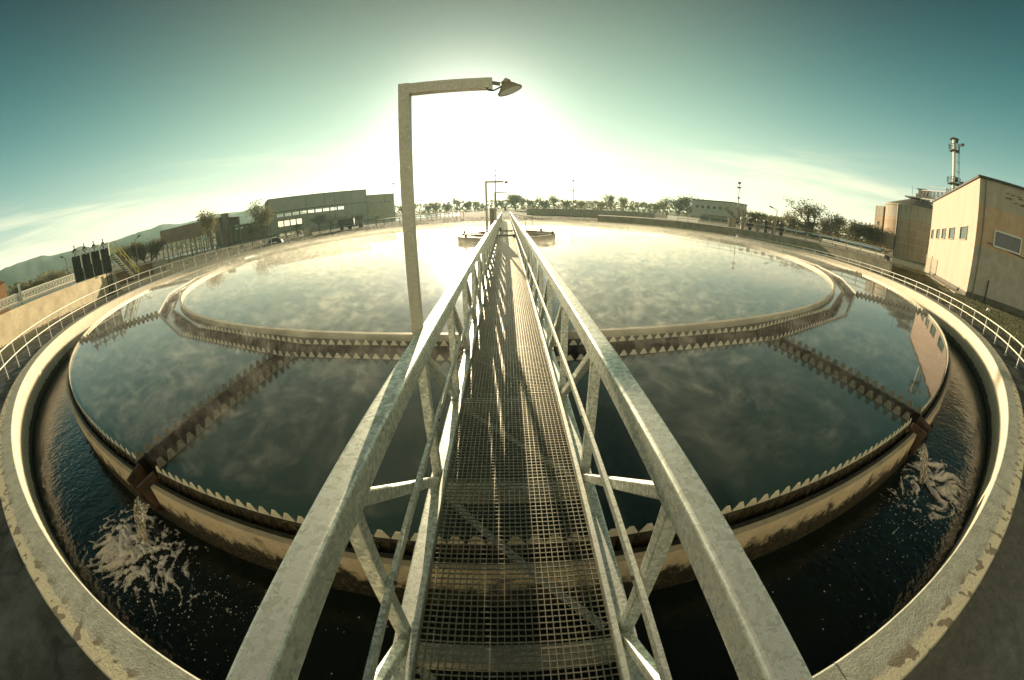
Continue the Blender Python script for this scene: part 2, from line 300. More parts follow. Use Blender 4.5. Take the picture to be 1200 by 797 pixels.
# ------------------------------------------------------------------ ground, water
WZ, CZ = 0.045, -0.65
MB().disc(23.46, 26.4, 0.0, step=2).build('path', M_asph, kind='structure')
g = MB()
for r0, r1 in ((26.4, 40), (40, 80), (80, 200), (200, 700), (700, 4000)): g.disc(r0, r1, -0.004, step=5)
g.build('ground', M_ground, kind='structure')
M_slab = concrete('slab_concrete', (0.12, 0.115, 0.085), (0.26, 0.245, 0.18), None, sc_=9, bmp=.8)
slab = MB().hull([rp(23.47, 14.0, .004), rp(23.47, 3.2, .004), rp(25.2, 2.6, .004), rp(25.2, 11.8, .004)], [rp(23.47, 14.0, .03), rp(23.47, 3.2, .03), rp(25.2, 2.6, .03), rp(25.2, 11.8, .03)])
slab.build('paving_slab', M_slab, label='bare concrete slab on the dark ground outside the tank rim, bottom right', cat='slab')
MB().disc(21.8, 23.2, CZ, step=2).build('channel_water', M_chan, kind='structure')
MB().disc(0, 23.3, -1.21, step=3).build('tank_floor', M_wetf, kind='structure')
# ------------------------------------------------------------------ the tank's rings
rim = thing('outer_tank_wall', 'round cream concrete wall with a worn grey coping enclosing the whole tank', 'wall', (0, YC, 0))
MB().ring([(23.142, 0.192), (23.142, -1.2), (23.46, -1.2), (23.46, 0.192)], step=1).build('wall_ring', M_wallin, rim, smooth=False)
cp = MB().ring([(23.130, 0.186), (23.142, 0.203), (23.47, 0.207), (23.484, 0.190), (23.484, 0.10), (23.462, 0.095), (23.462, 0.194), (23.145, 0.194)], step=1); cp.build('coping', M_cope, rim)
tw = thing('weir_wall', 'inner round concrete wall with overflow gutter, wet with algae', 'wall', (0, YC, 0))
OUT = [-10.1, 14.0, -37.6, 42.0, -66.7, 67.4]      # where radial troughs empty into the channel
def arcs(gap):
    a = sorted(OUT); res = [(a[-1] + gap, a[0] + 360 - gap)]
    for u, v in zip(a, a[1:]): res.append((u + gap, v - gap))
    return res
MB().ring([(21.75, -1.2), (21.855, -1.2), (21.855, -0.18), (21.75, -0.18)], step=1).build('wall_ring', M_tank, tw)
gt = MB()
for a0, a1 in arcs(0.55):
    gt.ring([(21.752, -0.178), (21.752, -0.15), (21.812, -0.15), (21.812, -0.055), (21.895, -0.058), (21.897, -0.36), (21.86, -0.40), (21.86, -0.178)], a0, a1, 1)
gf = MB()
for a0, a1 in arcs(0.56): gf.ring([(21.754, -0.149), (21.811, -0.149), (21.811, -0.0545), (21.845, -0.0555), (21.845, -0.050), (21.806, -0.049), (21.806, -0.142), (21.754, -0.142)], a0, a1, 1)
gf.build('gutter_slime', M_wet, tw)
gt.build('gutter', M_tank, tw)
SHEET = {'steps': []}
def weir(mb, pts, zb, pitch, h, base, top, th, skirt, closed=False, outward=1):
    """steel plate standing along a polyline with trapezoid teeth on its upper edge"""
    pts = [Vector(p) for p in pts]; segs = list(zip(pts, pts[1:])) + ([(pts[-1], pts[0])] if closed else [])
    notches = []
    for p, q in segs:
        L = (q - p).length; n = max(1, int(round(L / pitch))); pi_ = L / n; dr = (q - p).normalized(); nr = Vector((dr.y, -dr.x, 0)) * outward * th
        for i in range(n):
            s0 = i * pi_; g_ = (pi_ - base) / 2; a = [(s0, 0), (s0 + g_, 0), (s0 + g_ + (base - top) / 2, h), (s0 + g_ + (base + top) / 2, h), (s0 + g_ + base, 0), (s0 + pi_, 0)]
            jx = random.uniform(-.004, .004)
            P = [p + dr * (s_ + (jx if 0 < k < 5 else 0)) + Vector((0, 0, zb + z_)) for k, (s_, z_) in enumerate(a)]
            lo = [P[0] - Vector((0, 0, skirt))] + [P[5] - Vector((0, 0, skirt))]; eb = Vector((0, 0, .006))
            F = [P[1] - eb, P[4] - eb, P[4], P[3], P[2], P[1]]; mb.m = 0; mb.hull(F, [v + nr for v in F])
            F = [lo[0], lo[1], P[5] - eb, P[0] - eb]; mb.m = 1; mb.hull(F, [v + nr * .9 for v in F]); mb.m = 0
            notches.append((p + dr * s0 + Vector((0, 0, zb)), dr, nr.normalized()))
    return notches
def nappes(mb, notches, side, reach=0.10, drop=0.20, wd=0.075):
    for c, dr, nr in notches:
        rows = []; wv = wd * random.uniform(.6, 1.15); rr_ = reach * random.uniform(.7, 1.2)
        for k in range(5):
            u = k / 4; o_ = nr * side * (-0.02 + rr_ * u ** 0.75); zz_ = -drop * u ** 1.7 + 0.006; ww = wv * (1 - 0.35 * u)
            rows.append([c + o_ + dr * (j * ww / 2) + Vector((0, 0, zz_)) + nr * side * (0.012 * (1 - abs(j))) for j in (-1, 0, 1)])
        b = len(mb.v)
        for r in rows: mb.v += [tuple(v) for v in r]
        for k in range(4):
            for j in range(2): mb.f.append((b + k * 3 + j, b + k * 3 + j + 1, b + k * 3 + j + 4, b + k * 3 + j + 3)); mb.mi.append(0)
wp = MB(); nt = []
for a0, a1 in arcs(0.62):
    k = max(2, int((a1 - a0) / 1.0)); nt += weir(wp, [rp(21.742, a0 + (a1 - a0) * i / k) for i in range(k + 1)], WZ + .008, 0.155, 0.076, 0.122, 0.034, 0.005, 0.205)
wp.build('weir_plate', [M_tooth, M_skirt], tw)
nm = MB(); nappes(nm, nt, 1, 0.045, 0.16); nm.build('overflow', M_napp, tw, smooth=True)
# ring trough
VA = [-143.6, -130.4, -117.1, -103.9, -93.2, -80.0, -66.7, -52.0, -37.6, -24.4, -11.2, 1.8, 14.8, 28.4, 42.0, 54.7, 67.4, 80.6, 94, 107, 120.5, 133.5, 147, 160, 173.5, 190, 203]
rt = thing('ring_trough', 'ring-shaped overflow trough with two rows of steel teeth round the bright inner pool', 'trough', (0, YC, 0))
RO = [rp(18.80, a) for a in VA]; RI = [rp(18.26, a) for a in VA]
tb = MB()
for pts, sg in ((RO, 1), (RI, -1)):
    for p, q in zip(pts, pts[1:] + pts[:1]):
        dr = (q - p).normalized(); nr = Vector((dr.y, -dr.x, 0)) * sg; off = nr * -0.005
        tb.hull([p + off, q + off, q + off - nr * .008, p + off - nr * .008], [v + Vector((0, 0, WZ + .003)) for v in (p + off, q + off, q + off - nr * .008, p + off - nr * .008)])
        for v in range(0): pass
for i in range(len(VA)):
    j = (i + 1) % len(VA); a, b_, c_, d_ = RI[i], RO[i], RO[j], RI[j]; dz = Vector((0, 0, -0.34)); tb.q(a + dz, b_ + dz, c_ + dz, d_ + dz)
    for u, v in ((b_, c_), (a, d_)): tb.q(u + dz, v + dz, v + Vector((0, 0, .001)), u + Vector((0, 0, .001)))
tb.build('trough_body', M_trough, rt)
wp = MB(); wq = MB(); n1 = weir(wp, RO, WZ + .006, 0.165, 0.074, 0.125, 0.030, 0.005, 0.10, True, 1); n2 = weir(wq, RI, WZ + .006, 0.165, 0.074, 0.125, 0.030, 0.005, 0.10, True, -1)
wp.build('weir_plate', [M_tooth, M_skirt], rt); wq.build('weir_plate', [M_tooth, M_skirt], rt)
for n_ in (n1, n2): nm = MB(); nappes(nm, n_, -1, 0.12, 0.22); nm.build('overflow', M_napp, rt, smooth=True)
fw = MB()
for i in range(len(VA)):
    j = (i + 1) % len(VA); dz = Vector((0, 0, -0.22)); fw.q(*(v + dz for v in (RI[i], RO[i], RO[j], RI[j])))
fw.build('trough_water', M_chan, rt)
# radial troughs
RL = {-10.1: (-11.2, 'running left from the ring trough toward the footbridge side of the near wall'), 14.0: (14.8, 'running right from the ring trough to the near wall outlet'),
      -37.6: (-37.6, 'second along on the left side of the tank'), 42.0: (42.0, 'second along on the right side, where the building is mirrored'),
      -66.7: (-66.7, 'farthest one seen on the left, below the yellow stair'), 67.4: (67.4, 'farthest one seen on the right')}
LBL = {-10.1: 'toothed overflow trough crossing the dark water to the left-hand waterfall', 14.0: 'toothed overflow trough crossing the dark water to the right-hand waterfall',
       -37.6: 'toothed overflow trough at the left edge of the tank, next beyond the waterfall one', 42.0: 'toothed overflow trough just beyond the mirrored building on the right side of the tank',
       -66.7: 'small far toothed trough on the left side of the tank, below the yellow stair', 67.4: 'small far toothed trough on the right side of the tank, nearest the far end'}
for ao in OUT:
    ai = RL[ao][0]; A = rp(18.80, ai); B = rp(21.76, ao); dr = (B - A).normalized(); nr = Vector((dr.y, -dr.x, 0)); hw = 0.235
    o_ = thing('radial_trough', LBL[ao], 'trough', A, group='radial overflow troughs')
    tr = MB(); tr.bar(A + Vector((0, 0, -.345)), B + dr * .20 + Vector((0, 0, -.345)), 2 * hw, .01)
    for s_ in (-1, 1): tr.bar(A + nr * s_ * (hw - .012) + Vector((0, 0, -.145)), B + nr * s_ * (hw - .012) + Vector((0, 0, -.145)), .01, .385)
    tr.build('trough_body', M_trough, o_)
    wp = MB(); wq = MB(); n1 = weir(wp, [A + nr * hw, B + nr * hw], WZ + .006, 0.165, 0.098, 0.132, 0.058, 0.005, 0.12, False, 1); n2 = weir(wq, [A - nr * hw, B - nr * hw], WZ + .006, 0.165, 0.098, 0.132, 0.058, 0.005, 0.12, False, -1)
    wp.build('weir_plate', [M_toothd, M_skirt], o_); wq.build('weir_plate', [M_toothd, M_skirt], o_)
    for n_ in (n1, n2): nm = MB(); nappes(nm, n_, -1, 0.15, 0.24, 0.13); nm.build('overflow', M_napp, o_, smooth=True)
    MB().q(*(v + Vector((0, 0, -.23)) for v in (A + nr * (hw - .02), B + nr * (hw - .02), B - nr * (hw - .02), A - nr * (hw - .02)))).build('trough_water', M_chan, o_)
    # outlet box through the gutter
    ob = MB(); e0 = rp(21.74, ao); er = (rp(22.0, ao) - e0).normalized(); et = Vector((er.y, -er.x, 0))
    for s_ in (-1, 1): ob.bar(e0 + et * s_ * .19 + Vector((0, 0, -.12)), e0 + er * .24 + et * s_ * .14 + Vector((0, 0, -.17)), .03, .34)
    ob.bar(e0 + Vector((0, 0, -.30)), e0 + er * .24 + Vector((0, 0, -.32)), .36, .04)
    ob.build('outlet_spout', M_spout, o_)
# water of the pool and of the compartments between the troughs
wt = MB().disc(0, 17.92, WZ, step=2, rings=6)
for i in range(len(VA)):
    j = (i + 1) % len(VA); n = 4; ui, uj = VA[i], VA[j] if j else VA[0] + 360
    for k in range(n):
        a0, a1 = ui + (uj - ui) * k / n, ui + (uj - ui) * (k + 1) / n; p0 = RI[i] + (RI[j] - RI[i]) * (k / n); p1 = RI[i] + (RI[j] - RI[i]) * ((k + 1) / n)
        wt.q(*(v + Vector((0, 0, WZ)) for v in (rp(17.92, a0), rp(17.92, a1), p1, p0)))
OS = sorted(OUT); hw = 0.235
for i, ao in enumerate(OS):
    an = OS[(i + 1) % len(OS)]; wrap = 360 if i == len(OS) - 1 else 0
    def ends(a_):
        A = rp(18.80, RL[a_][0]); B = rp(21.76, a_); dr = (B - A).normalized(); return A, B, Vector((dr.y, -dr.x, 0))
    A0, B0, n0 = ends(ao); A1, B1, n1_ = ends(an); va0, va1 = RL[ao][0], RL[an][0] + wrap
    inner = [A0 - n0 * hw] + [rp(18.80, v) for v in sorted([x + q for x in VA for q in (0, 360)]) if va0 + 1 < v < va1 - 1] + [A1 + n1_ * hw]
    outer_a = [ao + .62] ; N_ = 40; cum = [0]
    for u_, v_ in zip(inner, inner[1:]): cum.append(cum[-1] + (v_ - u_).length)
    def inn(f):
        x = f * cum[-1]
        for k in range(len(inner) - 1):
            if x <= cum[k + 1] + 1e-9: return inner[k] + (inner[k + 1] - inner[k]) * ((x - cum[k]) / (cum[k + 1] - cum[k]))
        return inner[-1]
    fr = sorted(set([k / N_ for k in range(N_ + 1)] + [c / cum[-1] for c in cum]))
    def outp(f):
        if f == 0: return B0 - n0 * hw
        if f == 1: return B1 + n1_ * hw
        return rp(21.755, ao + .62 + (an + wrap - .62 - ao - .62) * f)
    for f0, f1 in zip(fr, fr[1:]):
        if f1 - f0 < 1e-7: continue
        wt.q(*(v + Vector((0, 0, WZ)) for v in (inn(f0), outp(f0), outp(f1), inn(f1))))
wt.build('water', M_water, kind='structure')
# baffle ring
bf = MB().ring([(17.87, -0.6), (17.96, -0.6), (17.96, 0.165), (17.87, 0.165)], step=1.5)
bf.build('baffle_ring', M_baffle, label='smooth low ring wall holding the bright inner pool', cat='ring wall')
# waterfalls and foam
def fall(ang, lab, side):
    e0 = rp(21.98, ang, -0.25); er = (rp(23, ang) - rp(22, ang)).normalized(); et = Vector((er.y, -er.x, 0)); mb = MB(); rows = []
    for k in range(14):
        u = k / 13; cc = e0 + er * (0.30 * u ** 0.8) + Vector((0, 0, -0.44 * u ** 1.5)); wd = .20 * (1 - .25 * u)
        row = []
        for j in range(13):
            v = j / 6 - 1; th = .018 * math.sin(j * 2.1 + side) + .012 * noise.noise(Vector((j * .9, k * .25, side)))
            row.append(cc + et * (v * wd * .85) + er * (.035 * (1 - v * v) + th))
        rows.append(row)
    b = len(mb.v)
    for r in rows: mb.v += [tuple(v) for v in r]
    for k in range(13):
        for j in range(12): mb.f.append((b + k * 13 + j, b + k * 13 + j + 1, b + (k + 1) * 13 + j + 1, b + (k + 1) * 13 + j)); mb.mi.append(0)
    mb.build('waterfall', M_fall, smooth=True, label=lab, cat='waterfall', kind='stuff')
fall(-10.1, 'short waterfall pouring from the left outlet into the channel', 1)
fall(14.0, 'short waterfall pouring from the right outlet into the channel', 5)
def foam(name, lab, angc, specks, drift):
    mb = MB(); stp = 0.0125; N = 300; grid = {}
    c0 = rp(22.42, angc)
    for i in range(-N, N):
        for j in range(-56, 56):
            a = angc + i * stp / 22.5 / math.pi * 180; r = 22.56 + j * stp
            if not 21.90 < r < 23.12: continue
            s_ = i * stp; dd = math.hypot(s_ / (1.25 if s_ * drift > 0 else 0.50), (r - 22.42) / 0.48)
            p = Vector((s_, r * 1.0, angc)); ndist = Vector((noise.noise(p * 1.6), noise.noise(p * 1.6 + Vector((5, 3, 1))), 0)) * .45
            q_ = p + ndist; ridged = 1 - abs(noise.noise(q_ * 4.2)) * 3.2; rid2 = 1 - abs(noise.noise(q_ * 9.5)) * 3.0; rid3 = 1 - abs(noise.noise(q_ * 23)) * 2.6
            v = 1.25 - dd * 0.85 + (ridged * .5 + rid2 * .45 + rid3 * .25) - .85
            if dd > 2.2: v -= (dd - 2.2) * .9
            if v > 0: grid[i, j] = (r, a, min(v, 1.0))
    vid = {}; DV = {}
    def vert(i, j):
        if (i, j) not in vid:
            r, a, v = grid[i, j]; P = rp(r, a, CZ + .004 + .05 * v * v + .012 * v * (1 + noise.noise(Vector((i * .3, j * .3, 2))))); vid[i, j] = len(mb.v); DV[len(mb.v)] = v; mb.v.append(tuple(P))
        return vid[i, j]
    for (i, j) in list(grid):
        if (i + 1, j) in grid and (i, j + 1) in grid and (i + 1, j + 1) in grid: mb.f.append((vert(i, j), vert(i + 1, j), vert(i + 1, j + 1), vert(i, j + 1))); mb.mi.append(0)
    rnd = random.Random(int(abs(angc) * 10))
    for k in range(specks):
        a = angc + drift * abs(rnd.gauss(0, 1)) * 4.2; r = rnd.uniform(22.05, 23.0); s_ = rnd.choice([.002, .003, .003, .004, .004, .005, .006, .009]); n = 6; P = []
        for q_ in range(n): P.append(rp(r, a, CZ + .006) + Vector((math.cos(q_ * 6.283 / n) * s_ * rnd.uniform(.5, 1.3), math.sin(q_ * 6.283 / n) * s_ * rnd.uniform(.5, 1.3), 0)))
        mb.q(*P)
    fo = mb.build(name, M_foam, smooth=False, label=lab, cat='foam', kind='stuff'); at = fo.data.attributes.new('dens', 'FLOAT', 'POINT'); fo.data.polygons.foreach_set('use_smooth', [True] * len(fo.data.polygons))
    for k_i in range(len(fo.data.vertices)): at.data[k_i].value = DV.get(k_i, 0.6)
foam('foam', 'churned white foam under the left waterfall', -10.9, 520, 1)
foam('foam', 'swirling white foam under the right waterfall', 14.9, 420, -1)
# hub
hb = thing('feed_well', 'low round steel feed well in the middle of the pool, crossed by the footbridge', 'feed well', (0, YC, 0))
MB().ring([(2.95, -.5), (3.05, -.5), (3.05, .34), (3.09, .34), (3.09, .38), (2.95, .38)], step=6).build('outer_drum', M_post, hb)
MB().ring([(1.95, -.3), (2.02, -.3), (2.02, .46), (1.95, .46)], step=8).build('inner_drum', M_post, hb)
k_ = MB()
for a in range(0, 360, 45): k_.bar(rp(1.98, a + 20, .40), rp(3.0, a + 20, .32), .10, .08)
k_.build('bracket', M_post, hb)
k_ = MB()
for a in range(0, 360, 60): k_.tube([rp(2.98, a + 8, .36), rp(2.98, a + 8, .56)], .07, 8)
k_.build('bollard', M_dark, hb)
lr = thing('access_ladder', 'small ladder rail standing in the pool beside the feed well', 'ladder', (1.5, YC + 3, 0))
k_ = MB(); k_.tube([(1.35, YC + 3.0, .3), (1.35, YC + 3.0, 1.0)], .02); k_.tube([(1.85, YC + 3.0, .0), (1.85, YC + 3.0, 1.1)], .02)
for q_ in (.5, .8): k_.tube([(1.35, YC + 3.0, q_), (1.85, YC + 3.0, q_)], .015)
k_.build('rail', M_post, lr)
# ------------------------------------------------------------------ footbridge
fb = thing('footbridge', 'long galvanised truss footbridge with open mesh deck running across the tank', 'footbridge')
Y0, Y1, DECK = -0.5, 46.9, E - 1.72
zt0, zt1 = E - .858, E - .738
for s_ in (-1, 1):
    k_ = MB(); xm = s_ * .521; lab = 'sunlit left-hand top rail' if s_ < 0 else 'right-hand top rail'
    if s_ < 0:
        k_.bar((xm, Y0, (zt0 + zt1) / 2), (xm, 2.43, (zt0 + zt1) / 2), .10, .12, r=.014); k_.bar((xm, 2.437, (zt0 + zt1) / 2), (xm, Y1, (zt0 + zt1) / 2), .10, .12, r=.014)
    else: k_.bar((xm, Y0, (zt0 + zt1) / 2), (xm, Y1, (zt0 + zt1) / 2), .10, .12, r=.014)
    k_.build('top_chord', M_galv, fb)
    MB().bar((xm, Y0, .27), (xm, Y1, .27), .10, .12, r=.012).build('bottom_chord', M_galv, fb)
    k_ = MB(); x0 = s_ * .4422; k_.box((min(x0, x0 + s_ * .006), Y0, DECK - .03), (max(x0, x0 + s_ * .006), Y1, DECK + .022)); k_.box((min(x0, x0 + s_ * .028), Y0, DECK + .0225), (max(x0, x0 + s_ * .028), Y1, DECK + .0285)); k_.build('edge_angle', M_galv, fb)
    k_ = MB(); xi = s_ * .4615; zc = E - 1.29; k_.box((min(xi, xi + s_ * .006), Y0, zc - .022), (max(xi, xi + s_ * .006), Y1, zc + .018)); k_.box((min(xi, xi + s_ * .022), Y0, zc + .0185), (max(xi, xi + s_ * .022), Y1, zc + .0245)); k_.build('mid_rail', M_galv, fb)
NY = [0.78 + 1.2 * i for i in range(-1, 39)]
first = {}
for i, y in enumerate(NY):
    for s_ in (-1, 1):
        if ('p', s_) not in first:
            k_ = MB(); k_.bar((s_ * .521, y, .331), (s_ * .521, y, zt0 + .002), .058, .062, up=(1, 0, 0), r=.008)
            k_.box((s_ * .521 - .047, y - .09, .331), (s_ * .521 + .047, y + .09, .338)); k_.box((s_ * .521 - .045, y - .075, zt0 - .008), (s_ * .521 + .045, y + .075, zt0 - .001))
            for u_ in (-.07, .07):
                for v_ in (-.03, .03): k_.tube([(s_ * .521 + v_, y + u_, .338), (s_ * .521 + v_, y + u_, .348)], .009, 6)
            first['p', s_] = k_.build('post', M_galv, fb)
            k_ = MB(); k_.bar((s_ * .521, y + .06, zt0 - .015), (s_ * .521, y + 1.13, .345), .056, .056, up=(1, 0, 0), r=.008); first['d', s_] = k_.build('diagonal', M_galv, fb)
            k_ = MB()
            xx = s_ * .455
            for zz_ in (DECK + .002, E - 1.29): k_.tube([(xx - s_ * .002, y, zz_), (xx + s_ * .012, y, zz_)], .011, 6)
            first['b', s_] = k_.build('bolt', M_dark, fb)
        else:
            copy_part(first['p', s_], fb, (0, y - NY[0], 0))
            if i < len(NY) - 1: copy_part(first['d', s_], fb, (0, y - NY[0], 0))
            copy_part(first['b', s_], fb, (0, y - NY[0], 0))
    if i == 0:
        k_ = MB(); yb = y - .08; k_.bar((-.46, yb, .245), (.46, yb, .245), .10, .12); first['c'] = k_.build('cross_beam', M_galv, fb)
        k_ = MB(); k_.bar((-.44, y + 1.05, .262), (.44, y + .05, .262), .05, .006); first['x'] = k_.build('cross_brace', M_galv, fb)
        k_ = MB(); y0 = yb; L = 1.196; n = 36
        for j in range(n + 1):
            yy = y0 + L * j / n; tk = .0045 if j not in (0, n) else .005
            k_.box((-.438, yy - tk / 2, DECK - (.011 if j not in (0, n) else .028)), (.438, yy + tk / 2, DECK - .0005))
        for j in range(28):
            xx = -.436 + .872 * j / 27; k_.box((xx - .0019, y0, DECK - .022), (xx + .0019, y0 + L, DECK))
        first['g'] = k_.build('grating_panel', M_grate, fb)
    elif i < len(NY) - 1:
        dy = y - NY[0]; copy_part(first['c'], fb, (0, dy, 0)); copy_part(first['x'], fb, (0, dy, 0)); copy_part(first['g'], fb, (0, dy, 0))
# lamps on the bridge
def bridge_lamp(y, lab):
    o_ = thing('lamp_post', lab, 'lamp', (-.615, y, 1.2), group='lamp posts on the footbridge'); zt = E + .775
    k_ = MB(); k_.bar((-.545 - .005, y, 1.22), (-.545 - .005, y, zt), .065, .065, up=(0, 1, 0), r=.006) if False else k_.box((-.612, y - .0325, 1.23), (-.547, y + .0325, zt)); k_.build('pole', M_pole, o_)
    MB().box((-.5465, y - .032, zt - .067), (-.065, y + .032, zt - .004)).build('arm', M_pole, o_)
    k_ = MB(); k_.box((-.64, y - .06, 1.22), (-.574, y + .06, 1.229)); k_.box((-.576, y - .05, 1.26), (-.5725, y + .05, 1.34))
    for dz in (1.28, 1.32): k_.tube([(-.60, y - .045, dz), (-.555, y - .045, dz)], .007, 6)
    k_.build('clamp_plate', M_galv, o_)
    k_ = MB(); k_.bar((-.066, y, zt - .03), (-.02, y, zt - .038), .016, .02); k_.build('bracket', M_post, o_)
    # bell head, tilted down and outward
    hc = Vector((.02, y, zt - .045)); ax = Vector((-.36, .16, .92)).normalized(); u = ax.cross(Vector((0, 1, 0))).normalized(); v_ = Vector((0, 1, 0))
    k_ = MB(); prof = [(.020, .034), (.027, .030), (.030, .010), (.044, -.004), (.056, -.018), (.068, -.034), (.074, -.036), (.074, -.045)]; n = 20; b = 0
    for r, h in prof:
        for q_ in range(n): t_ = 6.28318 * q_ / n; k_.v.append(tuple(hc + ax * h + u * r * math.cos(t_) + v_ * r * math.sin(t_)))
    for i in range(len(prof) - 1):
        for q_ in range(n): k_.f.append((i * n + q_, i * n + (q_ + 1) % n, (i + 1) * n + (q_ + 1) % n, (i + 1) * n + q_)); k_.mi.append(0)
    k_.f.append(tuple(range(n))); k_.mi.append(0); k_.tube([hc + v_ * -.042 + ax * .02, hc + v_ * .042 + ax * .02], .014, 8); k_.build('lamp_head', M_head, o_)
    k_ = MB(); P = [hc - ax * .0445 + u * .068 * math.cos(6.28318 * q_ / n) + v_ * .068 * math.sin(6.28318 * q_ / n) for q_ in range(n)]; k_.q(*P); k_.build('lens', M_pane, o_)
    k_ = MB(); k_.tube([(-.10, y - .02, zt - .067), (-.085, y - .02, zt - .082), (-.06, y - .02, zt - .085), (-.03, y - .02, zt - .07), (-.005, y - .01, zt - .05)], .005, 6); k_.build('cable', M_dark, o_)
bridge_lamp(2.20, 'nearest and tallest-looking square lamp post clamped to the left rail of the footbridge')
bridge_lamp(11.27, 'middle lamp post on the footbridge, half way to the feed well')
bridge_lamp(20.02, 'farthest small lamp post on the footbridge, near the feed well')
cb = thing('control_cabinet', 'grey cabinet with pale lid left of the footbridge over the feed well', 'cabinet', (-.80, 23.3, .3))
MB().box((-1.0, 23.1, .335), (-.60, 23.5, 1.95)).build('body', M_post, cb); MB().box((-1.04, 23.06, 1.952), (-.58, 23.54, 2.02)).build('lid', M_white, cb)
# ------------------------------------------------------------------ railing round the tank
rl = thing('ring_railing', 'white two-bar steel railing curving round the outside of the tank', 'railing', (0, YC, 0))
RF = 24.27; ztop = lambda a: E - 1.405 - .0030 * a
for nm_, f_ in (('top_rail', 1.0), ('mid_rail', .52)):
    k_ = MB(); n = 120; k_.tube([rp(RF, -112 + 224 * i / n, ztop(-112 + 224 * i / n) * f_) for i in range(n + 1)], .019, 8); k_.build(nm_, M_white, rl, smooth=True)
a = -110.5; fp = None
while a < 112:
    k_ = MB(); k_.tube([rp(RF, a, .0), rp(RF, a, ztop(a))], .019, 8); k_.box((rp(RF, a).x - .05, rp(RF, a).y - .05, .001), (rp(RF, a).x + .05, rp(RF, a).y + .05, .012)); k_.build('post', M_white, rl)
    a += 3.17
# ------------------------------------------------------------------ left side: basin, gates, bridge
def wallseg(mb, p, q, z0, z1, th=.3): mb.bar(Vector((p.x, p.y, (z0 + z1) / 2)), Vector((q.x, q.y, (z0 + z1) / 2)), th, z1 - z0)
bw = thing('basin_wall', 'long stained cream concrete basin wall behind the railing on the left', 'wall', pol(-70, 27))
A, B = pol(-100, 19.5), pol(-59.3, 31.5)
k_ = MB(); wallseg(k_, A, B, -.1, 1.37, .35); k_.build('wall', M_basin, bw)
k_ = MB(); wallseg(k_, A + Vector((-.3, .15, 0)), B + Vector((-.3, .15, 0)), 1.372, 1.46, .5); k_.build('ledge', M_basin, bw)
k_ = MB(); k_.hull([B + Vector((.05, -.2, 0)), B + Vector((1.0, -.1, 0)), B + Vector((1.0, .3, 0)), B + Vector((.05, .3, 0))], [B + Vector((.05, -.2, 1.42)), B + Vector((.45, -.1, 1.30)), B + Vector((.45, .3, 1.30)), B + Vector((.05, .3, 1.42))]); k_.build('buttress', M_conc, bw)
b2 = thing('basin_wall', 'shorter reddish brown basin wall beyond the yellow stair', 'wall', pol(-55, 40))
k_ = MB(); wallseg(k_, pol(-58.6, 38.5), pol(-51.5, 43), -.1, 1.08, .35); k_.build('wall', simple('reddish_render', (0.16, 0.10, 0.06), (0.30, 0.20, 0.12), 1.2, 0.8, 0, .2), b2)
k_ = MB(); wallseg(k_, pol(-53.2, 41.6), pol(-51.45, 42.8), -.1, 1.10, .5); k_.build('end_pier', M_conc, b2)
k_ = MB(); wallseg(k_, pol(-58.6, 38.5) + Vector((0, 0, 0)), pol(-51.5, 43), 1.102, 1.19, .5); k_.build('coping', M_troughlt, b2)
# screen gates
G0, G1 = pol(-64.1, 34.5), pol(-58.75, 36.2); gd = (G1 - G0).normalized(); gn = Vector((gd.y, -gd.x, 0)); GL = (G1 - G0).length
gs = thing('sluice_gate_bank', 'bank of four tall dark sluice gates with motors on top, above the left basin wall', 'sluice gate', (G0 + G1) / 2)
for k in range(4):
    p = G0 + gd * (GL * k / 4); q = G0 + gd * (GL * (k + 1) / 4)
    kk = MB(); kk.bar(Vector((p.x, p.y, 2.35)) + gd * .09, Vector((q.x, q.y, 2.35)) - gd * .09, .10, 1.9)
    for j in range(5): c = p + gd * (GL / 4 * (j + .5) / 5); kk.bar(c + gn * .09 + Vector((0, 0, 1.4)), c + gn * .09 + Vector((0, 0, 3.3 - (.25 if k == 0 else 0))), .09, .07, up=tuple(gn))
    kk.build('gate_panel', M_gate, gs)
    c = p + gd * (GL / 8); kk = MB(); kk.tube([c + Vector((0, 0, 3.2)), c + Vector((0, 0, 3.72))], .06, 8); kk.tube([c + Vector((0, 0, 3.66)), c + Vector((0, 0, 3.82))], .15, 10); kk.tube([c + Vector((0, 0, 3.8)), c + Vector((0, 0, 4.1))], .05, 8); kk.bar(c + gd * -.2 + Vector((0, 0, 3.62)), c + gd * .2 + Vector((0, 0, 3.62)), .14, .14); kk.build('motor', M_dark, gs)
    c = q - gd * .12 + gn * .22; kk = MB(); kk.tube([c + Vector((0, 0, 3.75)), c + Vector((0, 0, 2.35 + .1 * k))], .055, 8); kk.tube([c + Vector((0, 0, 3.70)), c - gd * .5 + Vector((0, 0, 3.62))], .045, 8); kk.build('white_pipe', M_white, gs)
kk = MB()
for z_ in (3.35, 3.55): kk.bar(G0 + gn * .15 + Vector((0, 0, z_)), G1 + gn * .15 + Vector((0, 0, z_ )), .05, .05)
for k in range(9): c = G0 + gd * (GL * k / 8) + gn * .15; kk.bar(c + Vector((0, 0, 3.2)), c + Vector((0, 0, 3.62)), .04, .04)
kk.build('top_frame', M_galv, gs)
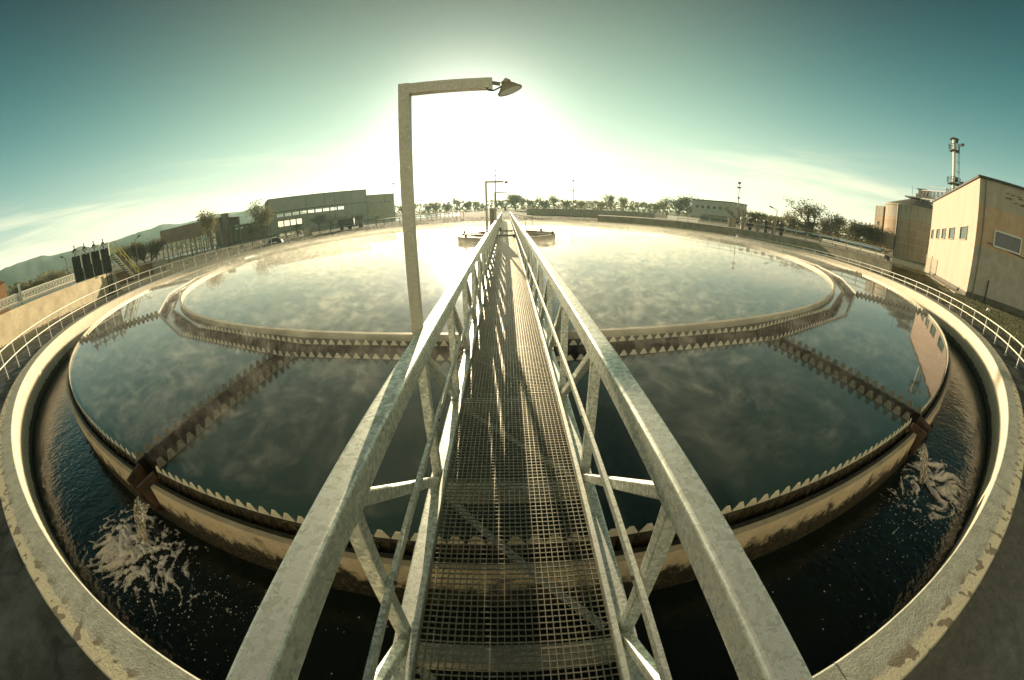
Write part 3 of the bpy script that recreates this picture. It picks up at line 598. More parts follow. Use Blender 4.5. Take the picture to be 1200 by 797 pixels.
# ladder + yellow stair
ld = thing('wall_ladder', 'dark upright ladder at the end of the left basin wall below the gates', 'ladder', pol(-59.1, 31.2))
L0 = pol(-59.3, 30.9); kk = MB()
for s_ in (-.2, .2): kk.bar(L0 + gd * s_ + Vector((0, 0, 0)), L0 + gd * s_ + Vector((0, 0, 3.1)), .05, .05)
kk.build('stile', M_dark, ld); kk = MB()
for j in range(10): kk.bar(L0 + gd * -.18 + Vector((0, 0, .3 + j * .29)), L0 + gd * .18 + Vector((0, 0, .3 + j * .29)), .04, .04)
kk.build('rung', M_dark, ld)
st = thing('metal_stair', 'steep metal stair with yellow handrails coming down from the gates', 'stair', pol(-55.7, 41))
T, Bq = pol(-58.1, 37, 2.75), pol(-55.5, 38.5, .05); sd = (Bq - T).normalized(); sn = Vector((sd.y, -sd.x, 0)).normalized()
for s_ in (-.4, .4):
    kk = MB(); kk.bar(T + sn * s_, Bq + sn * s_, .06, .20); kk.build('stringer', M_dark, st)
    kk = MB()
    for h in (.5, .95): kk.bar(T + sn * s_ + Vector((0, 0, h)), Bq + sn * s_ + Vector((0, 0, h)), .05, .05)
    for j in range(6): c = T + (Bq - T) * (j / 5) + sn * s_; kk.bar(c, c + Vector((0, 0, .97)), .045, .045)
    kk.build('handrail', M_yellow, st)
kk = MB()
for j in range(1, 13): c = T + (Bq - T) * (j / 13); kk.bar(c - sn * .38, c + sn * .38, .22, .03)
kk.build('tread', M_galv, st)
# white truss bridge on the far basin
def lattice(o_, p, q, z0, z1, n, w_, mat, nm_='truss'):
    kk = MB(); d_ = (q - p) / n
    kk.bar(Vector((p.x, p.y, z0)), Vector((q.x, q.y, z0)), w_ * 1.4, w_ * 1.4); kk.bar(Vector((p.x, p.y, z1)), Vector((q.x, q.y, z1)), w_ * 1.4, w_ * 1.4)
    for i in range(n + 1):
        a = p + d_ * i; kk.bar(Vector((a.x, a.y, z0)), Vector((a.x, a.y, z1)), w_, w_)
        if i < n:
            b = a + d_; kk.bar(Vector((a.x, a.y, z0)), Vector((b.x, b.y, z1)), w_ * .8, w_ * .8); kk.bar(Vector((b.x, b.y, z0 )), Vector((a.x, a.y, z1)), w_ * .7, w_ * .7)
    return kk.build(nm_, mat, o_)
wb = thing('scraper_bridge', 'white lattice scraper bridge spanning the far left basin', 'bridge', pol(-70, 45))
p, q = pol(-84, 40), pol(-64.0, 50); lattice(wb, p, q, 1.42, 2.12, 40, .06, M_white); lattice(wb, p + Vector((-.9, .9, 0)), q + Vector((-.9, .9, 0)), 1.45, 2.10, 40, .05, M_white, 'rear_truss')
kk = MB(); kk.bar(Vector((p.x - .45, p.y + .45, 1.30)), Vector((q.x - .45, q.y + .45, 1.30)), 1.1, .16); kk.build('deck', M_conc, wb)
for az in (-71.7,):
    c = pol(az, 44.9); kk = MB(); kk.bar(c + Vector((0, 0, .4)), c + Vector((0, 0, 2.9)), .22, .22); kk.bar(c + Vector((-.3, 0, 2.7)), c + Vector((.3, 0, 2.7)), .12, .12); kk.build('pier', M_white, wb)
MB().hull([pol(-88, 30, .0), pol(-62, 38, .0), pol(-62, 60, .0), pol(-88, 55, .0)], [pol(-88, 30, 1.0), pol(-62, 38, 1.0), pol(-62, 60, 1.0), pol(-88, 55, 1.0)]).build('basin', M_conc, kind='structure')
MB().q(pol(-87.5, 31, 1.01), pol(-62.4, 38.6, 1.01), pol(-62.4, 58, 1.01), pol(-87.5, 54, 1.01)).build('basin_water', M_pond, kind='structure')
# ------------------------------------------------------------------ pond strip, fences, small things on the left
MB().q(pol(-53, 80, .02), pol(-40, 76, .02), pol(-25, 76, .02), pol(-7, 96, .02), pol(-7, 170, .02), pol(-25, 112, .02), pol(-40, 105, .02), pol(-53, 112, .02)).build('pond_water', M_pond, kind='structure')
def post_fence(lab, pts, hgt, stp, mat, bars, pw=.10):
    o_ = thing('fence', lab, 'fence', pts[0]); tot = 0; rl_ = [MB() for _ in bars]
    for p, q in zip(pts, pts[1:]):
        L = (q - p).length; n = max(1, int(L / stp))
        for rails, b_ in zip(rl_, bars): rails.bar(p + Vector((0, 0, b_)), q + Vector((0, 0, b_)), .06, .06)
        for i in range(n):
            if tot < 95:
                c = p + (q - p) * i / n; kk = MB(); kk.bar(c, c + Vector((0, 0, hgt)), pw, pw); kk.build('post', mat, o_); tot += 1
    for rails in rl_: rails.build('rail', mat, o_)
post_fence('dark post-and-rail fence along the bright pond beyond the tank on the left', [pol(-54, 60), pol(-40, 58), pol(-25, 60), pol(-12, 72), pol(-6, 88)], 1.05, 1.7, M_dark, (.85, .45))
MB().box(tuple(pol(-30.0, 57) + Vector((-.45, -.4, -.01))), tuple(pol(-30.0, 57) + Vector((.45, .4, 1.15)))).build('utility_box', M_conc, label='small grey utility box standing in the grass before the big hall', cat='box')
kk = MB()
for i in range(7):
    for j in range(14):
        f0, f1, t0, t1 = i * math.pi / 14, (i + 1) * math.pi / 14, j * 6.2832 / 14, (j + 1) * 6.2832 / 14; c = pol(-35.0, 50)
        kk.q(*[c + Vector((1.1 * math.cos(f) * math.cos(t_), 1.1 * math.cos(f) * math.sin(t_), .75 * math.sin(f) - .02)) for f, t_ in ((f0, t0), (f0, t1), (f1, t1), (f1, t0))])
kk.build('manhole_dome', M_dark, label='low dark dome in the grass between the tank and the pond fence', cat='dome')
tk = thing('skip_trailer', 'dark open container on a small trailer parked in front of the big hall', 'trailer', pol(-24.3, 64))
def obox(mb, c, ax, lx, ly, z0, z1):
    ax = ax.normalized(); n_ = Vector((-ax.y, ax.x, 0)); P = [c + ax * i * lx / 2 + n_ * j * ly / 2 for i, j in ((-1, -1), (1, -1), (1, 1), (-1, 1))]
    return mb.hull([p + Vector((0, 0, z0)) for p in P], [p + Vector((0, 0, z1)) for p in P])
c = pol(-24.2, 62); ax = Vector((1, .35, 0)).normalized()
kk = MB(); obox(kk, c, ax, 2.6, 1.6, .72, 1.75); kk.build('container', M_dark, tk)
kk = MB(); obox(kk, c + ax * .3, ax, 3.6, .9, .50, .62); kk.build('chassis', M_dark, tk)
for i in (-.7, .6):
    for s_ in (-.7, .7):
        w0 = c + ax * i + Vector((-ax.y, ax.x, 0)) * s_ + Vector((0, 0, .3)); kk = MB(); kk.tube([w0 - Vector((-ax.y, ax.x, 0)) * .1, w0 + Vector((-ax.y, ax.x, 0)) * .1], .30, 12); kk.build('wheel', M_dark, tk)
kk = MB(); obox(kk, c + ax * 2.35, ax, .7, .7, .12, .95); kk.build('drawbar_box', M_dark, tk)
# ------------------------------------------------------------------ buildings on the left
def face_building(name, lab, p, q, h, depth, mat, roofmat=None, cat='building', z0=0):
    o_ = thing(name, lab, cat, (p + q) / 2); u = (q - p).normalized(); n_ = Vector((-u.y, u.x, 0))
    if n_.dot((p + q) / 2) < 0: n_ = -n_
    P = [p, q, q + n_ * depth, p + n_ * depth]
    MB().hull([v + Vector((0, 0, z0)) for v in P], [v + Vector((0, 0, h)) for v in P]).build('wall', mat, o_)
    P2 = [p - u * .2 - n_ * .2, q + u * .2 - n_ * .2, q + u * .2 + n_ * (depth + .2), p - u * .2 + n_ * (depth + .2)]
    MB().hull([v + Vector((0, 0, h + .002)) for v in P2], [v + Vector((0, 0, h + .3)) for v in P2]).build('roof', roofmat or M_roof, o_)
    return o_, u, -n_
def wwin(o_, p, u, nf, s0, s1, z0, z1, frame=.06, mat=None, mull=0, out=.04, fm=None):
    a = p + u * s0 + nf * out; b_ = p + u * s1 + nf * out; kk = MB()
    kk.bar(a + Vector((0, 0, z0)), b_ + Vector((0, 0, z0)), .12, frame); kk.bar(a + Vector((0, 0, z1)), b_ + Vector((0, 0, z1)), .10, frame)
    for i in range(mull + 2): c = a + (b_ - a) * i / (mull + 1); kk.bar(c + Vector((0, 0, z0)), c + Vector((0, 0, z1)), frame, .08, up=tuple(nf))
    f_ = kk.build('window', fm or M_post, o_)
    a2, b2_ = a + nf * -.03, b_ + nf * -.03
    g_ = MB().q(a2 + Vector((0, 0, z0)), b2_ + Vector((0, 0, z0)), b2_ + Vector((0, 0, z1)), a2 + Vector((0, 0, z1))).build('pane', mat or M_glass)
    g_.parent = f_; g_.matrix_parent_inverse = f_.matrix_world.inverted() if False else Matrix.Identity(4)
    if f_.parent: g_.matrix_parent_inverse = (f_.parent.matrix_basis @ f_.matrix_parent_inverse).inverted()
    return f_
# open brown shed on columns
p, q = pol(-51.3, 106), pol(-42.7, 97); u = (q - p).normalized(); n_ = Vector((-u.y, u.x, 0))
sh = thing('open_shed', 'long brown open shed on slim columns at the left horizon', 'shed', (p + q) / 2)
kk = MB(); kk.hull([v + Vector((0, 0, 3.1)) for v in (p, q, q + n_ * .4, p + n_ * .4)], [v + Vector((0, 0, 6.3)) for v in (p, q, q + n_ * .4, p + n_ * .4)]); kk.build('fascia', M_shed, sh)
kk = MB(); kk.hull([v + Vector((0, 0, 6.302)) for v in (p, q, q + n_ * 14, p + n_ * 14)], [v + Vector((0, 0, 6.45)) for v in (p, q, q + n_ * 14, p + n_ * 14)]); kk.build('roof', M_roof, sh)
L = (q - p).length
for i in range(13):
    c = p + u * (L * i / 12) + n_ * .2; kk = MB(); kk.bar(c, c + Vector((0, 0, 3.1)), .22, .22); kk.bar(c + n_ * 12, c + n_ * 12 + Vector((0, 0, 6.3)), .2, .2); kk.build('column', M_post, sh)
kk = MB(); wallseg(kk, p + n_ * 12, q + n_ * 12, 4.2, 6.3, .2); kk.build('rear_fascia', M_shed, sh)
kk = MB(); kk.bar(q + u * .6 + n_ * 2, q + u * .6 + n_ * 2 + Vector((0, 0, 7.2)), 1.4, 1.4); kk.build('stair_tower', M_shed, sh)
o2, u2, nf2 = face_building('low_building', 'low dark building with a row of openings between the shed and the big hall', pol(-41.9, 112), pol(-35.8, 118), 3.9, 8, M_shed)
for i in range(6): wwin(o2, pol(-41.9, 112), u2, nf2, 3.0 + i * 1.6, 3.9 + i * 1.6, 3.0, 3.6, .05, M_pane)
# big hall
P0, P1 = pol(-35.45, 142), pol(-20.95, 150)
hall = thing('factory_hall', 'big grey-green hall with two long window strips on the left', 'building', (P0 + P1) / 2); uh = (P1 - P0).normalized(); nh = Vector((uh.y, -uh.x, 0)); Lh = (P1 - P0).length
if nh.dot(P0) > 0: nh = -nh
def pierced(mb, O, L, rows, H_, th):
    zc = 0; 
    for z0, z1, spans in rows:
        wallseg(mb, O, O + uh * L, zc, z0, th)
        x = 0
        for s0, s1 in spans: wallseg(mb, O + uh * x, O + uh * s0, z0, z1, th); x = s1
        wallseg(mb, O + uh * x, O + uh * L, z0, z1, th); zc = z1
    wallseg(mb, O, O + uh * L, zc, H_, th)
up_ = [(2.8 + i * 2.9, 5.2 + i * 2.9) for i in range(9)]; lo_ = [(3.0 + i * 2.3 + (9.5 if i > 3 else 0), 4.9 + i * 2.3 + (9.5 if i > 3 else 0)) for i in range(6)]
kk = MB(); pierced(kk, P0, Lh, [(1.6, 3.6, lo_), (5.0, 6.2, up_)], 11.6, .3); kk.build('wall', M_bigw, hall)
kk = MB(); pierced(kk, P0 - nh * 16, Lh, [(1.2, 3.8, [(1.5, Lh - 14)]), (5.2, 7.0, [(1.5, Lh - 4)])], 11.6, .3); kk.build('rear_wall', M_bigw, hall)
MB().q(*[P0 - nh * 16.2 + uh * a_ + Vector((0, 0, z_)) for a_, z_ in ((1.4, 1.1), (Lh - 13.9, 1.1), (Lh - 13.9, 3.9), (1.4, 3.9))]).build('rear_window', M_frost, hall)
kk = MB(); kk.bar(P0 - nh * 8 + Vector((0, 0, 11.75)), P1 - nh * 8 + Vector((0, 0, 11.75)), 16.8, .3); kk.build('roof', M_roof, hall)
kk = MB(); kk.bar(P1 + Vector((0, 0, 5.8)), P1 - nh * 16 + Vector((0, 0, 5.8)), .3, 11.6); kk.build('end_wall', M_bigw, hall)
for i in range(9): s0 = 2.8 + i * 2.9; wwin(hall, P0, uh, nh, s0, s0 + 2.4, 5.0, 6.2, .10, M_clear, 2)
for i in range(6): s0 = 3.0 + i * 2.3 + (9.5 if i > 3 else 0); wwin(hall, P0, uh, nh, s0, s0 + 1.9, 1.6, 3.6, .10, M_clear, 1)
kk = MB()
for f in (0.0, .37, .555, .66, .835, 1.0): c = P0 + uh * Lh * f + nh * .1; kk.bar(c + Vector((0, 0, 0)), c + Vector((0, 0, 11.7)), .16, .2)
kk.build('downpipe', M_dark, hall)
kk = MB(); kk.bar(P0 + nh * .12 + Vector((0, 0, 6.9)), P1 + nh * .12 + Vector((0, 0, 6.9)), .2, .3); kk.build('string_course', M_dark, hall)
ax_, ua, na = face_building('annex_building', 'tan annexe with faint window band joined to the right end of the big hall', pol(-20.9, 152), pol(-16.85, 156), 9.4, 18, M_anx)
for i in range(5): wwin(ax_, pol(-20.9, 152), ua, na, 1.2 + i * 1.9, 2.6 + i * 1.9, 6.0, 6.9, .08, M_glass)
br = thing('brick_house', 'small orange rendered house at the left edge of the picture', 'house', pol(-74.6, 62))
obox(kk := MB(), pol(-75.4, 63), Vector((1, .2, 0)), 3.4, 3, 0, 4.0); kk.build('wall', M_brick, br)
c = pol(-75.4, 63); kk = MB(); kk.hull([c + Vector((-1.9, -1.9, 4.0)), c + Vector((1.9, -1.5, 4.0)), c + Vector((1.8, 1.9, 4.0)), c + Vector((-1.9, 1.6, 4.0))], [c + Vector((-.4, -.4, 4.9)), c + Vector((.4, -.4, 4.9)), c + Vector((.4, .4, 4.9)), c + Vector((-.4, .4, 4.9))]); kk.build('roof', M_rust, br)
# ------------------------------------------------------------------ masts
def mast(lab, az, D, top, r, bars=(), lat=False, head=True):
    o_ = thing('mast', lab, 'mast', pol(az, D)); b = pol(az, D); kk = MB(); kk.tube([b, b + Vector((0, 0, top))], r, 8, r * .5); kk.build('pole', M_dark, o_)
    kk = MB()
    for z_, w_ in bars: kk.bar(b + Vector((-w_, 0, z_)), b + Vector((w_, 0, z_)), .25, .35)
    if head: kk.tube([b + Vector((0, 0, top)), b + Vector((0, 0, top + .5))], .45, 8)
    if kk.v: kk.build('crossarm', M_dark, o_)
mast('thin mast rising from the right end of the tan annexe', -16.8, 140, 12.2, .12)
mast('tallest mast on the horizon, with two crossarms, behind the footbridge lamps', -1.5, 160, 24.2, .34, ((15.2, 2.2), (17.4, 2.0)))
mast('slim mast above the trees just right of the footbridge', 10.2, 150, 12.0, .24, ((8.2, .7),))
mast('mast with a platform head beside the white building', 34.8, 100, 10.5, .16, ((9.6, .6), (7.0, .35)))
def street_lamp(lab, az, D, h, dirx):
    b = pol(az, D); o_ = thing('street_lamp', lab, 'street lamp', b); kk = MB(); kk.tube([b, b + Vector((0, 0, h))], .07, 6); kk.tube([b + Vector((0, 0, h)), b + Vector((dirx * 1.0, 0, h + .25))], .05, 6); kk.build('pole', M_post, o_)
    kk = MB(); kk.bar(b + Vector((dirx * .9, 0, h + .25)), b + Vector((dirx * 1.6, 0, h + .42)), .25, .15); kk.build('lamp_head', M_dark, o_)
street_lamp('small street lamp left of the dark gates', -64.8, 62, 4.4, -1)
street_lamp('small street lamp between the yellow stair and the shed', -54.9, 70, 4.6, 1)
street_lamp('small tilted street lamp before the trees right of the white building', 40.5, 62, 4.0, -1)
# ------------------------------------------------------------------ right side
o3, u3, nf3 = face_building('white_building', 'small pale flat-roofed building with five little windows on the right horizon', pol(28.0, 128), pol(33.9, 120), 6.3, 10, M_pale)
for i in range(5): wwin(o3, pol(28.0, 128), u3, nf3, 1.6 + i * 2.2, 2.6 + i * 2.2, 3.9, 4.7, .06, M_glass)
cw = thing('channel_wall', 'low dark concrete channel wall behind the railing on the right', 'wall', pol(45, 36))
CP = [pol(14, 50), pol(26, 46.5), pol(36, 41.5), pol(47, 35.6), pol(57.6, 30.6)]
kk = MB()
for p, q in zip(CP, CP[1:]): wallseg(kk, p, q, -.05, .85, .3)
kk.build('wall', simple('grey_green_concrete', (0.20, 0.185, 0.12), (0.36, 0.33, 0.22), 1.2, .85, 0, .3, .02, 'Position'), cw)
kk = MB()
for p, q in zip(CP, CP[1:]): wallseg(kk, p + p.normalized() * .1, q + q.normalized() * .1, .852, .93, .5)
kk.build('coping', M_conc, cw)
post_fence('thin pale railing on top of the low channel wall', [v + v.normalized() * .9 for v in CP[1:]], 1.72, 1.35, M_troughlt, (1.7, 1.3), .05)
MB().hull([v + v.normalized() * .5 + Vector((0, 0, -.02)) for v in CP] + [v + v.normalized() * 16 + Vector((0, 0, -.02)) for v in reversed(CP)], [v + v.normalized() * .5 + Vector((0, 0, .7)) for v in CP] + [v + v.normalized() * 16 + Vector((0, 0, .7)) for v in reversed(CP)]).build('channel_floor', M_conc, kind='structure')
bp = thing('blue_pipe', 'long dark blue pipe on stands running toward the round silo', 'pipe', pol(42, 47))
PP = [pol(29.3, 61, 1.55), pol(36, 54, 1.53), pol(42, 48, 1.50), pol(50, 42, 1.46), pol(56.0, 38, 1.42)]
kk = MB(); kk.tube(PP, .17, 10); kk.build('pipe', M_blue, bp)
for i in range(16):
    f = i / 15 * 4; k = min(int(f), 3); c = PP[k] + (PP[k + 1] - PP[k]) * (f - k); kk = MB(); kk.bar(Vector((c.x, c.y, .68)), c + Vector((0, 0, -.12)), .09, .09); kk.build('stand', M_troughlt, bp)
wp_ = thing('white_pipe', 'white pipe lying below the blue pipe, its end near the silo', 'pipe', pol(53, 39)); kk = MB(); kk.tube([pol(47.5, 43.0, 1.12), pol(56.6, 37.0, 1.05)], .15, 10); kk.build('pipe', M_white, wp_)
kk = MB(); kk.tube([pol(56.6, 37.0, 1.0), pol(57.0, 36.8, .9), pol(57.1, 36.7, .5)], .2, 10); kk.build('elbow', M_dark, wp_)
lt = thing('lattice_walkway', 'long rust brown lattice walkway behind the blue pipe', 'walkway', pol(42, 66))
lattice(lt, pol(29.5, 78), pol(56.2, 52), 1.15, 1.95, 46, .085, M_rust); kk = MB(); p, q = pol(29.5, 79), pol(56.2, 53); kk.bar(Vector((p.x, p.y, 1.05)), Vector((q.x, q.y, 1.05)), 1.2, .12); kk.build('deck', M_rust, lt)
l2 = thing('lattice_walkway', 'distant flat brown lattice walkway under the mast right of the footbridge', 'walkway', pol(10, 120))
lattice(l2, pol(6.5, 118), pol(17.5, 118), 1.6, 2.5, 30, .09, M_rust)
w4 = thing('basin_wall', 'long flat grey basin wall across the background right of the footbridge', 'wall', pol(12, 90)); kk = MB(); wallseg(kk, pol(3.2, 88), pol(22.5, 72), -.1, 1.35, .4); kk.build('wall', M_conc, w4)
kk = MB(); wallseg(kk, pol(3.2, 88.4), pol(22.5, 72.4), 1.352, 1.45, .7); kk.build('coping', M_troughlt, w4)
w5 = thing('end_wall', 'bright pale stepped wall piece before the white building', 'wall', pol(26, 68)); kk = MB(); wallseg(kk, pol(24.6, 72), pol(29.3, 62), -.1, 1.25, .4); kk.build('wall', M_white, w5)
pm = thing('pump_set', 'cluster of dark pumps and valves at the start of the blue pipe', 'pump', pol(38, 50))
for i in range(6):
    c = pol(35.6 + i * 1.15, 51.5 - i * .8, .7); kk = MB(); kk.tube([c, c + Vector((0, 0, 1.0 + .3 * (i % 2)))], .22, 8); kk.tube([c + Vector((-.4, 0, .7)), c + Vector((.4, 0, .7))], .14, 8); kk.tube([c + Vector((0, 0, 1.2)), c + Vector((0, 0, 1.5))], .30, 8); kk.build('pump', M_dark if i % 2 else M_post, pm)
hd = MB()
for i in range(2): hd.bar(pol(33.7 + i * .6, 55, .7), pol(33.7 + i * .6, 55, 1.9), .3, .5)
hd.build('valve_box', M_conc, label='pale valve boxes left of the pump cluster', cat='box')
# the big building
Cc = Vector((30.3, 11.9, 0)); ub = Vector((.799, .602, 0)).normalized(); vb = Vector((ub.y, -ub.x, 0)); nl = -vb; HB = 8.06
M, t, b, o = newmat('banded_plaster'); M_bld = M; p_ = pos(t); s_ = t.add('ShaderNodeSeparateXYZ', {0: p_}).outputs[2]
col = t.mix(t.mr(s_, 6.28, 6.30), t.mix(t.mr(s_, 3.52, 3.54), (0.42, 0.37, 0.28, 1), (0.56, 0.37, 0.20, 1)), (0.44, 0.385, 0.275, 1))
st_ = t.mr(t.noise(t.vmath('MULTIPLY', p_, (1, 1, .12)), 2.6, 7, .65), .35, .8); col = t.mix(t.math('MULTIPLY', st_, .5), col, (0.22, 0.20, 0.14, 1))
col = t.mix(t.math('MULTIPLY', t.mr(t.noise(p_, 1.3, 6, .6), .45, .62), .25), col, (0.62, 0.57, 0.44, 1))
sd_ = t.vmath('DOT_PRODUCT', t.vmath('SUBTRACT', p_, tuple(Cc)), tuple(vb)); long_ = t.mix(t.mr(t.noise(t.vmath('MULTIPLY', p_, (1, 1, .2)), .9, 6, .6), .35, .7), (0.475, 0.35, 0.265, 1), (0.41, 0.30, 0.22, 1))
col = t.mix(t.mr(sd_, .004, .006), long_, col)
setc(t, b, 'Base Color', col); setc(t, b, 'Roughness', .88); bump(t, b, t.noise(p_, 24, 6, .7), .35, .02)
bd = thing('pump_house', 'large cream flat-roofed building with five slim windows on its sunlit side, at the right edge', 'building', Cc)
P = [Cc, Cc + ub * 21.6, Cc + ub * 21.6 + vb * 14, Cc + vb * 14]
MB().hull([v + Vector((0, 0, -.1)) for v in P], [v + Vector((0, 0, HB)) for v in P]).build('wall', M_bld, bd)
P2 = [Cc - ub * .15 - vb * .15, Cc + ub * 21.75 - vb * .15, Cc + ub * 21.75 + vb * 14.15, Cc - ub * .15 + vb * 14.15]
MB().hull([v + Vector((0, 0, HB + .002)) for v in P2], [v + Vector((0, 0, HB + .16)) for v in P2]).build('roof_edge', M_roof, bd)
MB().hull([v + Vector((0, 0, 0)) for v in (Cc - ub * .06 - vb * .06, Cc + ub * 18 - vb * .06, Cc + ub * 18 - vb * .01, Cc - ub * .01 - vb * .01)], [v + Vector((0, 0, .32)) for v in (Cc - ub * .06 - vb * .06, Cc + ub * 18 - vb * .06, Cc + ub * 18 - vb * .01, Cc - ub * .01 - vb * .01)]).build('plinth', M_darkconc, bd)
MB().hull([v for v in (Cc - ub * .06, Cc - ub * .06 + vb * 14, Cc - ub * .01 + vb * 14, Cc - ub * .01)], [v + Vector((0, 0, .4)) for v in (Cc - ub * .06, Cc - ub * .06 + vb * 14, Cc - ub * .01 + vb * 14, Cc - ub * .01)]).build('plinth', M_darkconc, bd)
def t_on(az, P_, u_):    # where the sight line of this azimuth meets the wall
    s, c = math.sin(R_(az)), math.cos(R_(az)); return (P_.y * s - P_.x * c) / (u_.x * c - u_.y * s)
def wz(px, py, P_, u_):
    a_, e_ = azel(px, py); tt = t_on(a_, P_, u_); Q = P_ + u_ * tt; return tt, E + math.tan(R_(e_)) * math.hypot(Q.x, Q.y)
zw0, zw1 = 4.05, 4.95
wl = []
for xa, xb, yt, yb in ((1126.5, 1134.5, 266, 280.5), (1113.5, 1119.5, 266.5, 280), (1105, 1109, 268, 280), (1098.5, 1101.5, 269, 280), (1092.5, 1094.5, 270, 279.5)):
    ta, z1_ = wz(xa, yt, Cc, ub); tb_, _ = wz(xb, yt, Cc, ub); _, z0_ = wz(xa, yb, Cc, ub); wl.append((ta, tb_, z0_, z1_))
zt_ = sum(w_[3] for w_ in wl) / 5; zb_ = sum(w_[2] for w_ in wl) / 5
for ta, tb_, z0_, z1_ in wl: wwin(bd, Cc, ub, nl, min(ta, tb_), max(ta, tb_), zb_, zt_, .055, M_glass, 0, .04, M_troughlt)
ta, zt2 = wz(1166, 270, Cc, vb); tb_, _ = wz(1197, 279, Cc, vb); _, zb2 = wz(1164, 288, Cc, vb)
wwin(bd, Cc, vb, -ub, ta, tb_, zb2, zt2, .10, M_glass, 0, .05, M_white)
kk = MB(); a0 = wz(1157, 284, Cc, vb); a1 = wz(1199, 305, Cc, vb); kk.tube([Cc + vb * a0[0] - ub * .06 + Vector((0, 0, a0[1])), Cc + vb * (a1[0] + 3) - ub * .06 + Vector((0, 0, a1[1] - .1))], .03, 6); kk.build('cable', M_dark, bd)
tt = t_on(69.4, Cc, vb); kk = MB(); kk.tube([Cc + vb * tt - ub * .08, Cc + vb * tt - ub * .08 + Vector((0, 0, HB))], .045, 8); kk.build('downpipe', M_post, bd)
tt = t_on(71.2, Cc, vb); kk = MB(); kk.tube([Cc + vb * tt - ub * .10, Cc + vb * tt - ub * .10 + Vector((0, 0, 1.55))], .05, 8); kk.build('vent_pipe', M_dark, bd)
kk = MB(); rn = random.Random(3)
for i in range(16):
    cx, cz = 1.7 + rn.random() * 2.6, 7.55 - .17 * (i % 4) - rn.uniform(0, .06); n = 9; L_ = rn.uniform(.06, .30); ph = rn.uniform(0, 6)
    kk.q(*[Cc + vb * (cx + L_ * math.cos(6.283 * k / n) * (1 + .4 * math.sin(k * 2.3 + ph))) - ub * .004 + Vector((0, 0, cz + .045 * math.sin(6.283 * k / n) * (1 + .5 * math.cos(k * 1.7 + ph)))) for k in range(n)])
kk.build('plaster_damage', M_darkconc, bd)
td0, td1 = t_on(63.95, Cc, ub), t_on(62.45, Cc, ub)
for i, (s0, s1) in enumerate(((td0, td0 + (td1 - td0) * .46), (td0 + (td1 - td0) * .54, td1))):
    kk = MB(); kk.hull([Cc + ub * s0 + nl * .02, Cc + ub * s1 + nl * .02, Cc + ub * s1 + nl * .06, Cc + ub * s0 + nl * .06], [Cc + ub * s0 + nl * .02 + Vector((0, 0, 1.75)), Cc + ub * s1 + nl * .02 + Vector((0, 0, 1.75)), Cc + ub * s1 + nl * .06 + Vector((0, 0, 1.75)), Cc + ub * s0 + nl * .06 + Vector((0, 0, 1.75))]); kk.build('door', M_post, bd)
for s0 in (td0 + (td1 - td0) * .5, td1 + .15):
    kk = MB(); c = Cc + ub * s0 + nl * .10; kk.tube([c, c + Vector((0, 0, 1.85)), c + nl * -.08 + Vector((0, 0, 1.95))], .07, 8); kk.build('white_pipe', M_white, bd)
MB().hull([Cc + nl * .08, Cc + ub * 15 + nl * .08, Cc + ub * 15 + nl * .9, Cc + nl * .9], [v + Vector((0, 0, .06)) for v in (Cc + nl * .08, Cc + ub * 15 + nl * .08, Cc + ub * 15 + nl * .9, Cc + nl * .9)]).build('pavement', M_conc, kind='structure')
# silo
SD = 100; sb = pol(60.3, SD); sr = 7.9
M, t, b, o = newmat('silo_masonry'); M_silo = M; tcn = t.add('ShaderNodeTexCoord').outputs['Object']; sx = t.add('ShaderNodeSeparateXYZ', {0: tcn})
angn = t.math('MULTIPLY', t.math('ARCTAN2', sx.outputs[0], sx.outputs[1]), 7.9); uv = t.add('ShaderNodeCombineXYZ', {0: angn, 1: sx.outputs[2], 2: 0.0}).outputs[0]
br_ = t.add('ShaderNodeTexBrick', {'Vector': uv, 'Color1': (0.34, 0.22, 0.125, 1), 'Color2': (0.42, 0.29, 0.17, 1), 'Mortar': (0.50, 0.42, 0.28, 1), 'Scale': 1.0, 'Mortar Size': .05, 'Brick Width': 3.4, 'Row Height': 1.5}); br_.offset = 0.0
top_ = t.mr(sx.outputs[2], 7.9, 8.05); cc_ = t.mix(top_, br_.outputs[0], (0.36, 0.335, 0.25, 1)); cc_ = t.mix(t.math('MULTIPLY', t.mr(t.noise(t.vmath('MULTIPLY', tcn, (1, 1, .25)), .8, 8, .7), .42, .62), .7), cc_, (0.40, 0.31, 0.19, 1)); cc_ = t.mix(t.math('MULTIPLY', t.mr(t.noise(t.vmath('MULTIPLY', tcn, (2.2, 2.2, .12)), 1.0, 6, .7), .52, .66), .6), cc_, (0.12, 0.09, 0.055, 1))
setc(t, b, 'Base Color', cc_); setc(t, b, 'Roughness', .9)
si = thing('round_silo', 'big round brick silo with a low conical roof and pale grid lines', 'silo', sb)
kk = MB(); kk.ring([(sr, -.1), (sr, 10.5), (sr + .15, 10.5), (sr + .15, 10.9), (0.05, 10.9), (.05, -.1)], step=2.5, cx=0, cy=0); s_o = kk.build('wall', M_silo, smooth=False); local(s_o, si)
kk = MB(); kk.ring([(sr + .1, 10.91), (1.2, 13.2), (.05, 13.2), (.05, 10.91)], step=10, cx=0, cy=0); local(kk.build('roof', M_darkconc), si)
kk = MB(); obox(kk, Vector((-4.0, 7.3, 0)), Vector((.30, .95, 0)), 3.2, 2.4, 0, 10.1); local(kk.build('stair_tower', M_silo), si)
lit = sb + Vector((-sr * .985, -sr * .30, 0)) ; kk = MB(); kk.tube([(-sr * 1.02, sr * .06, 0), (-sr * 1.02, sr * .06, 10.7)], .16, 8); local(kk.build('downpipe', M_dark), si)
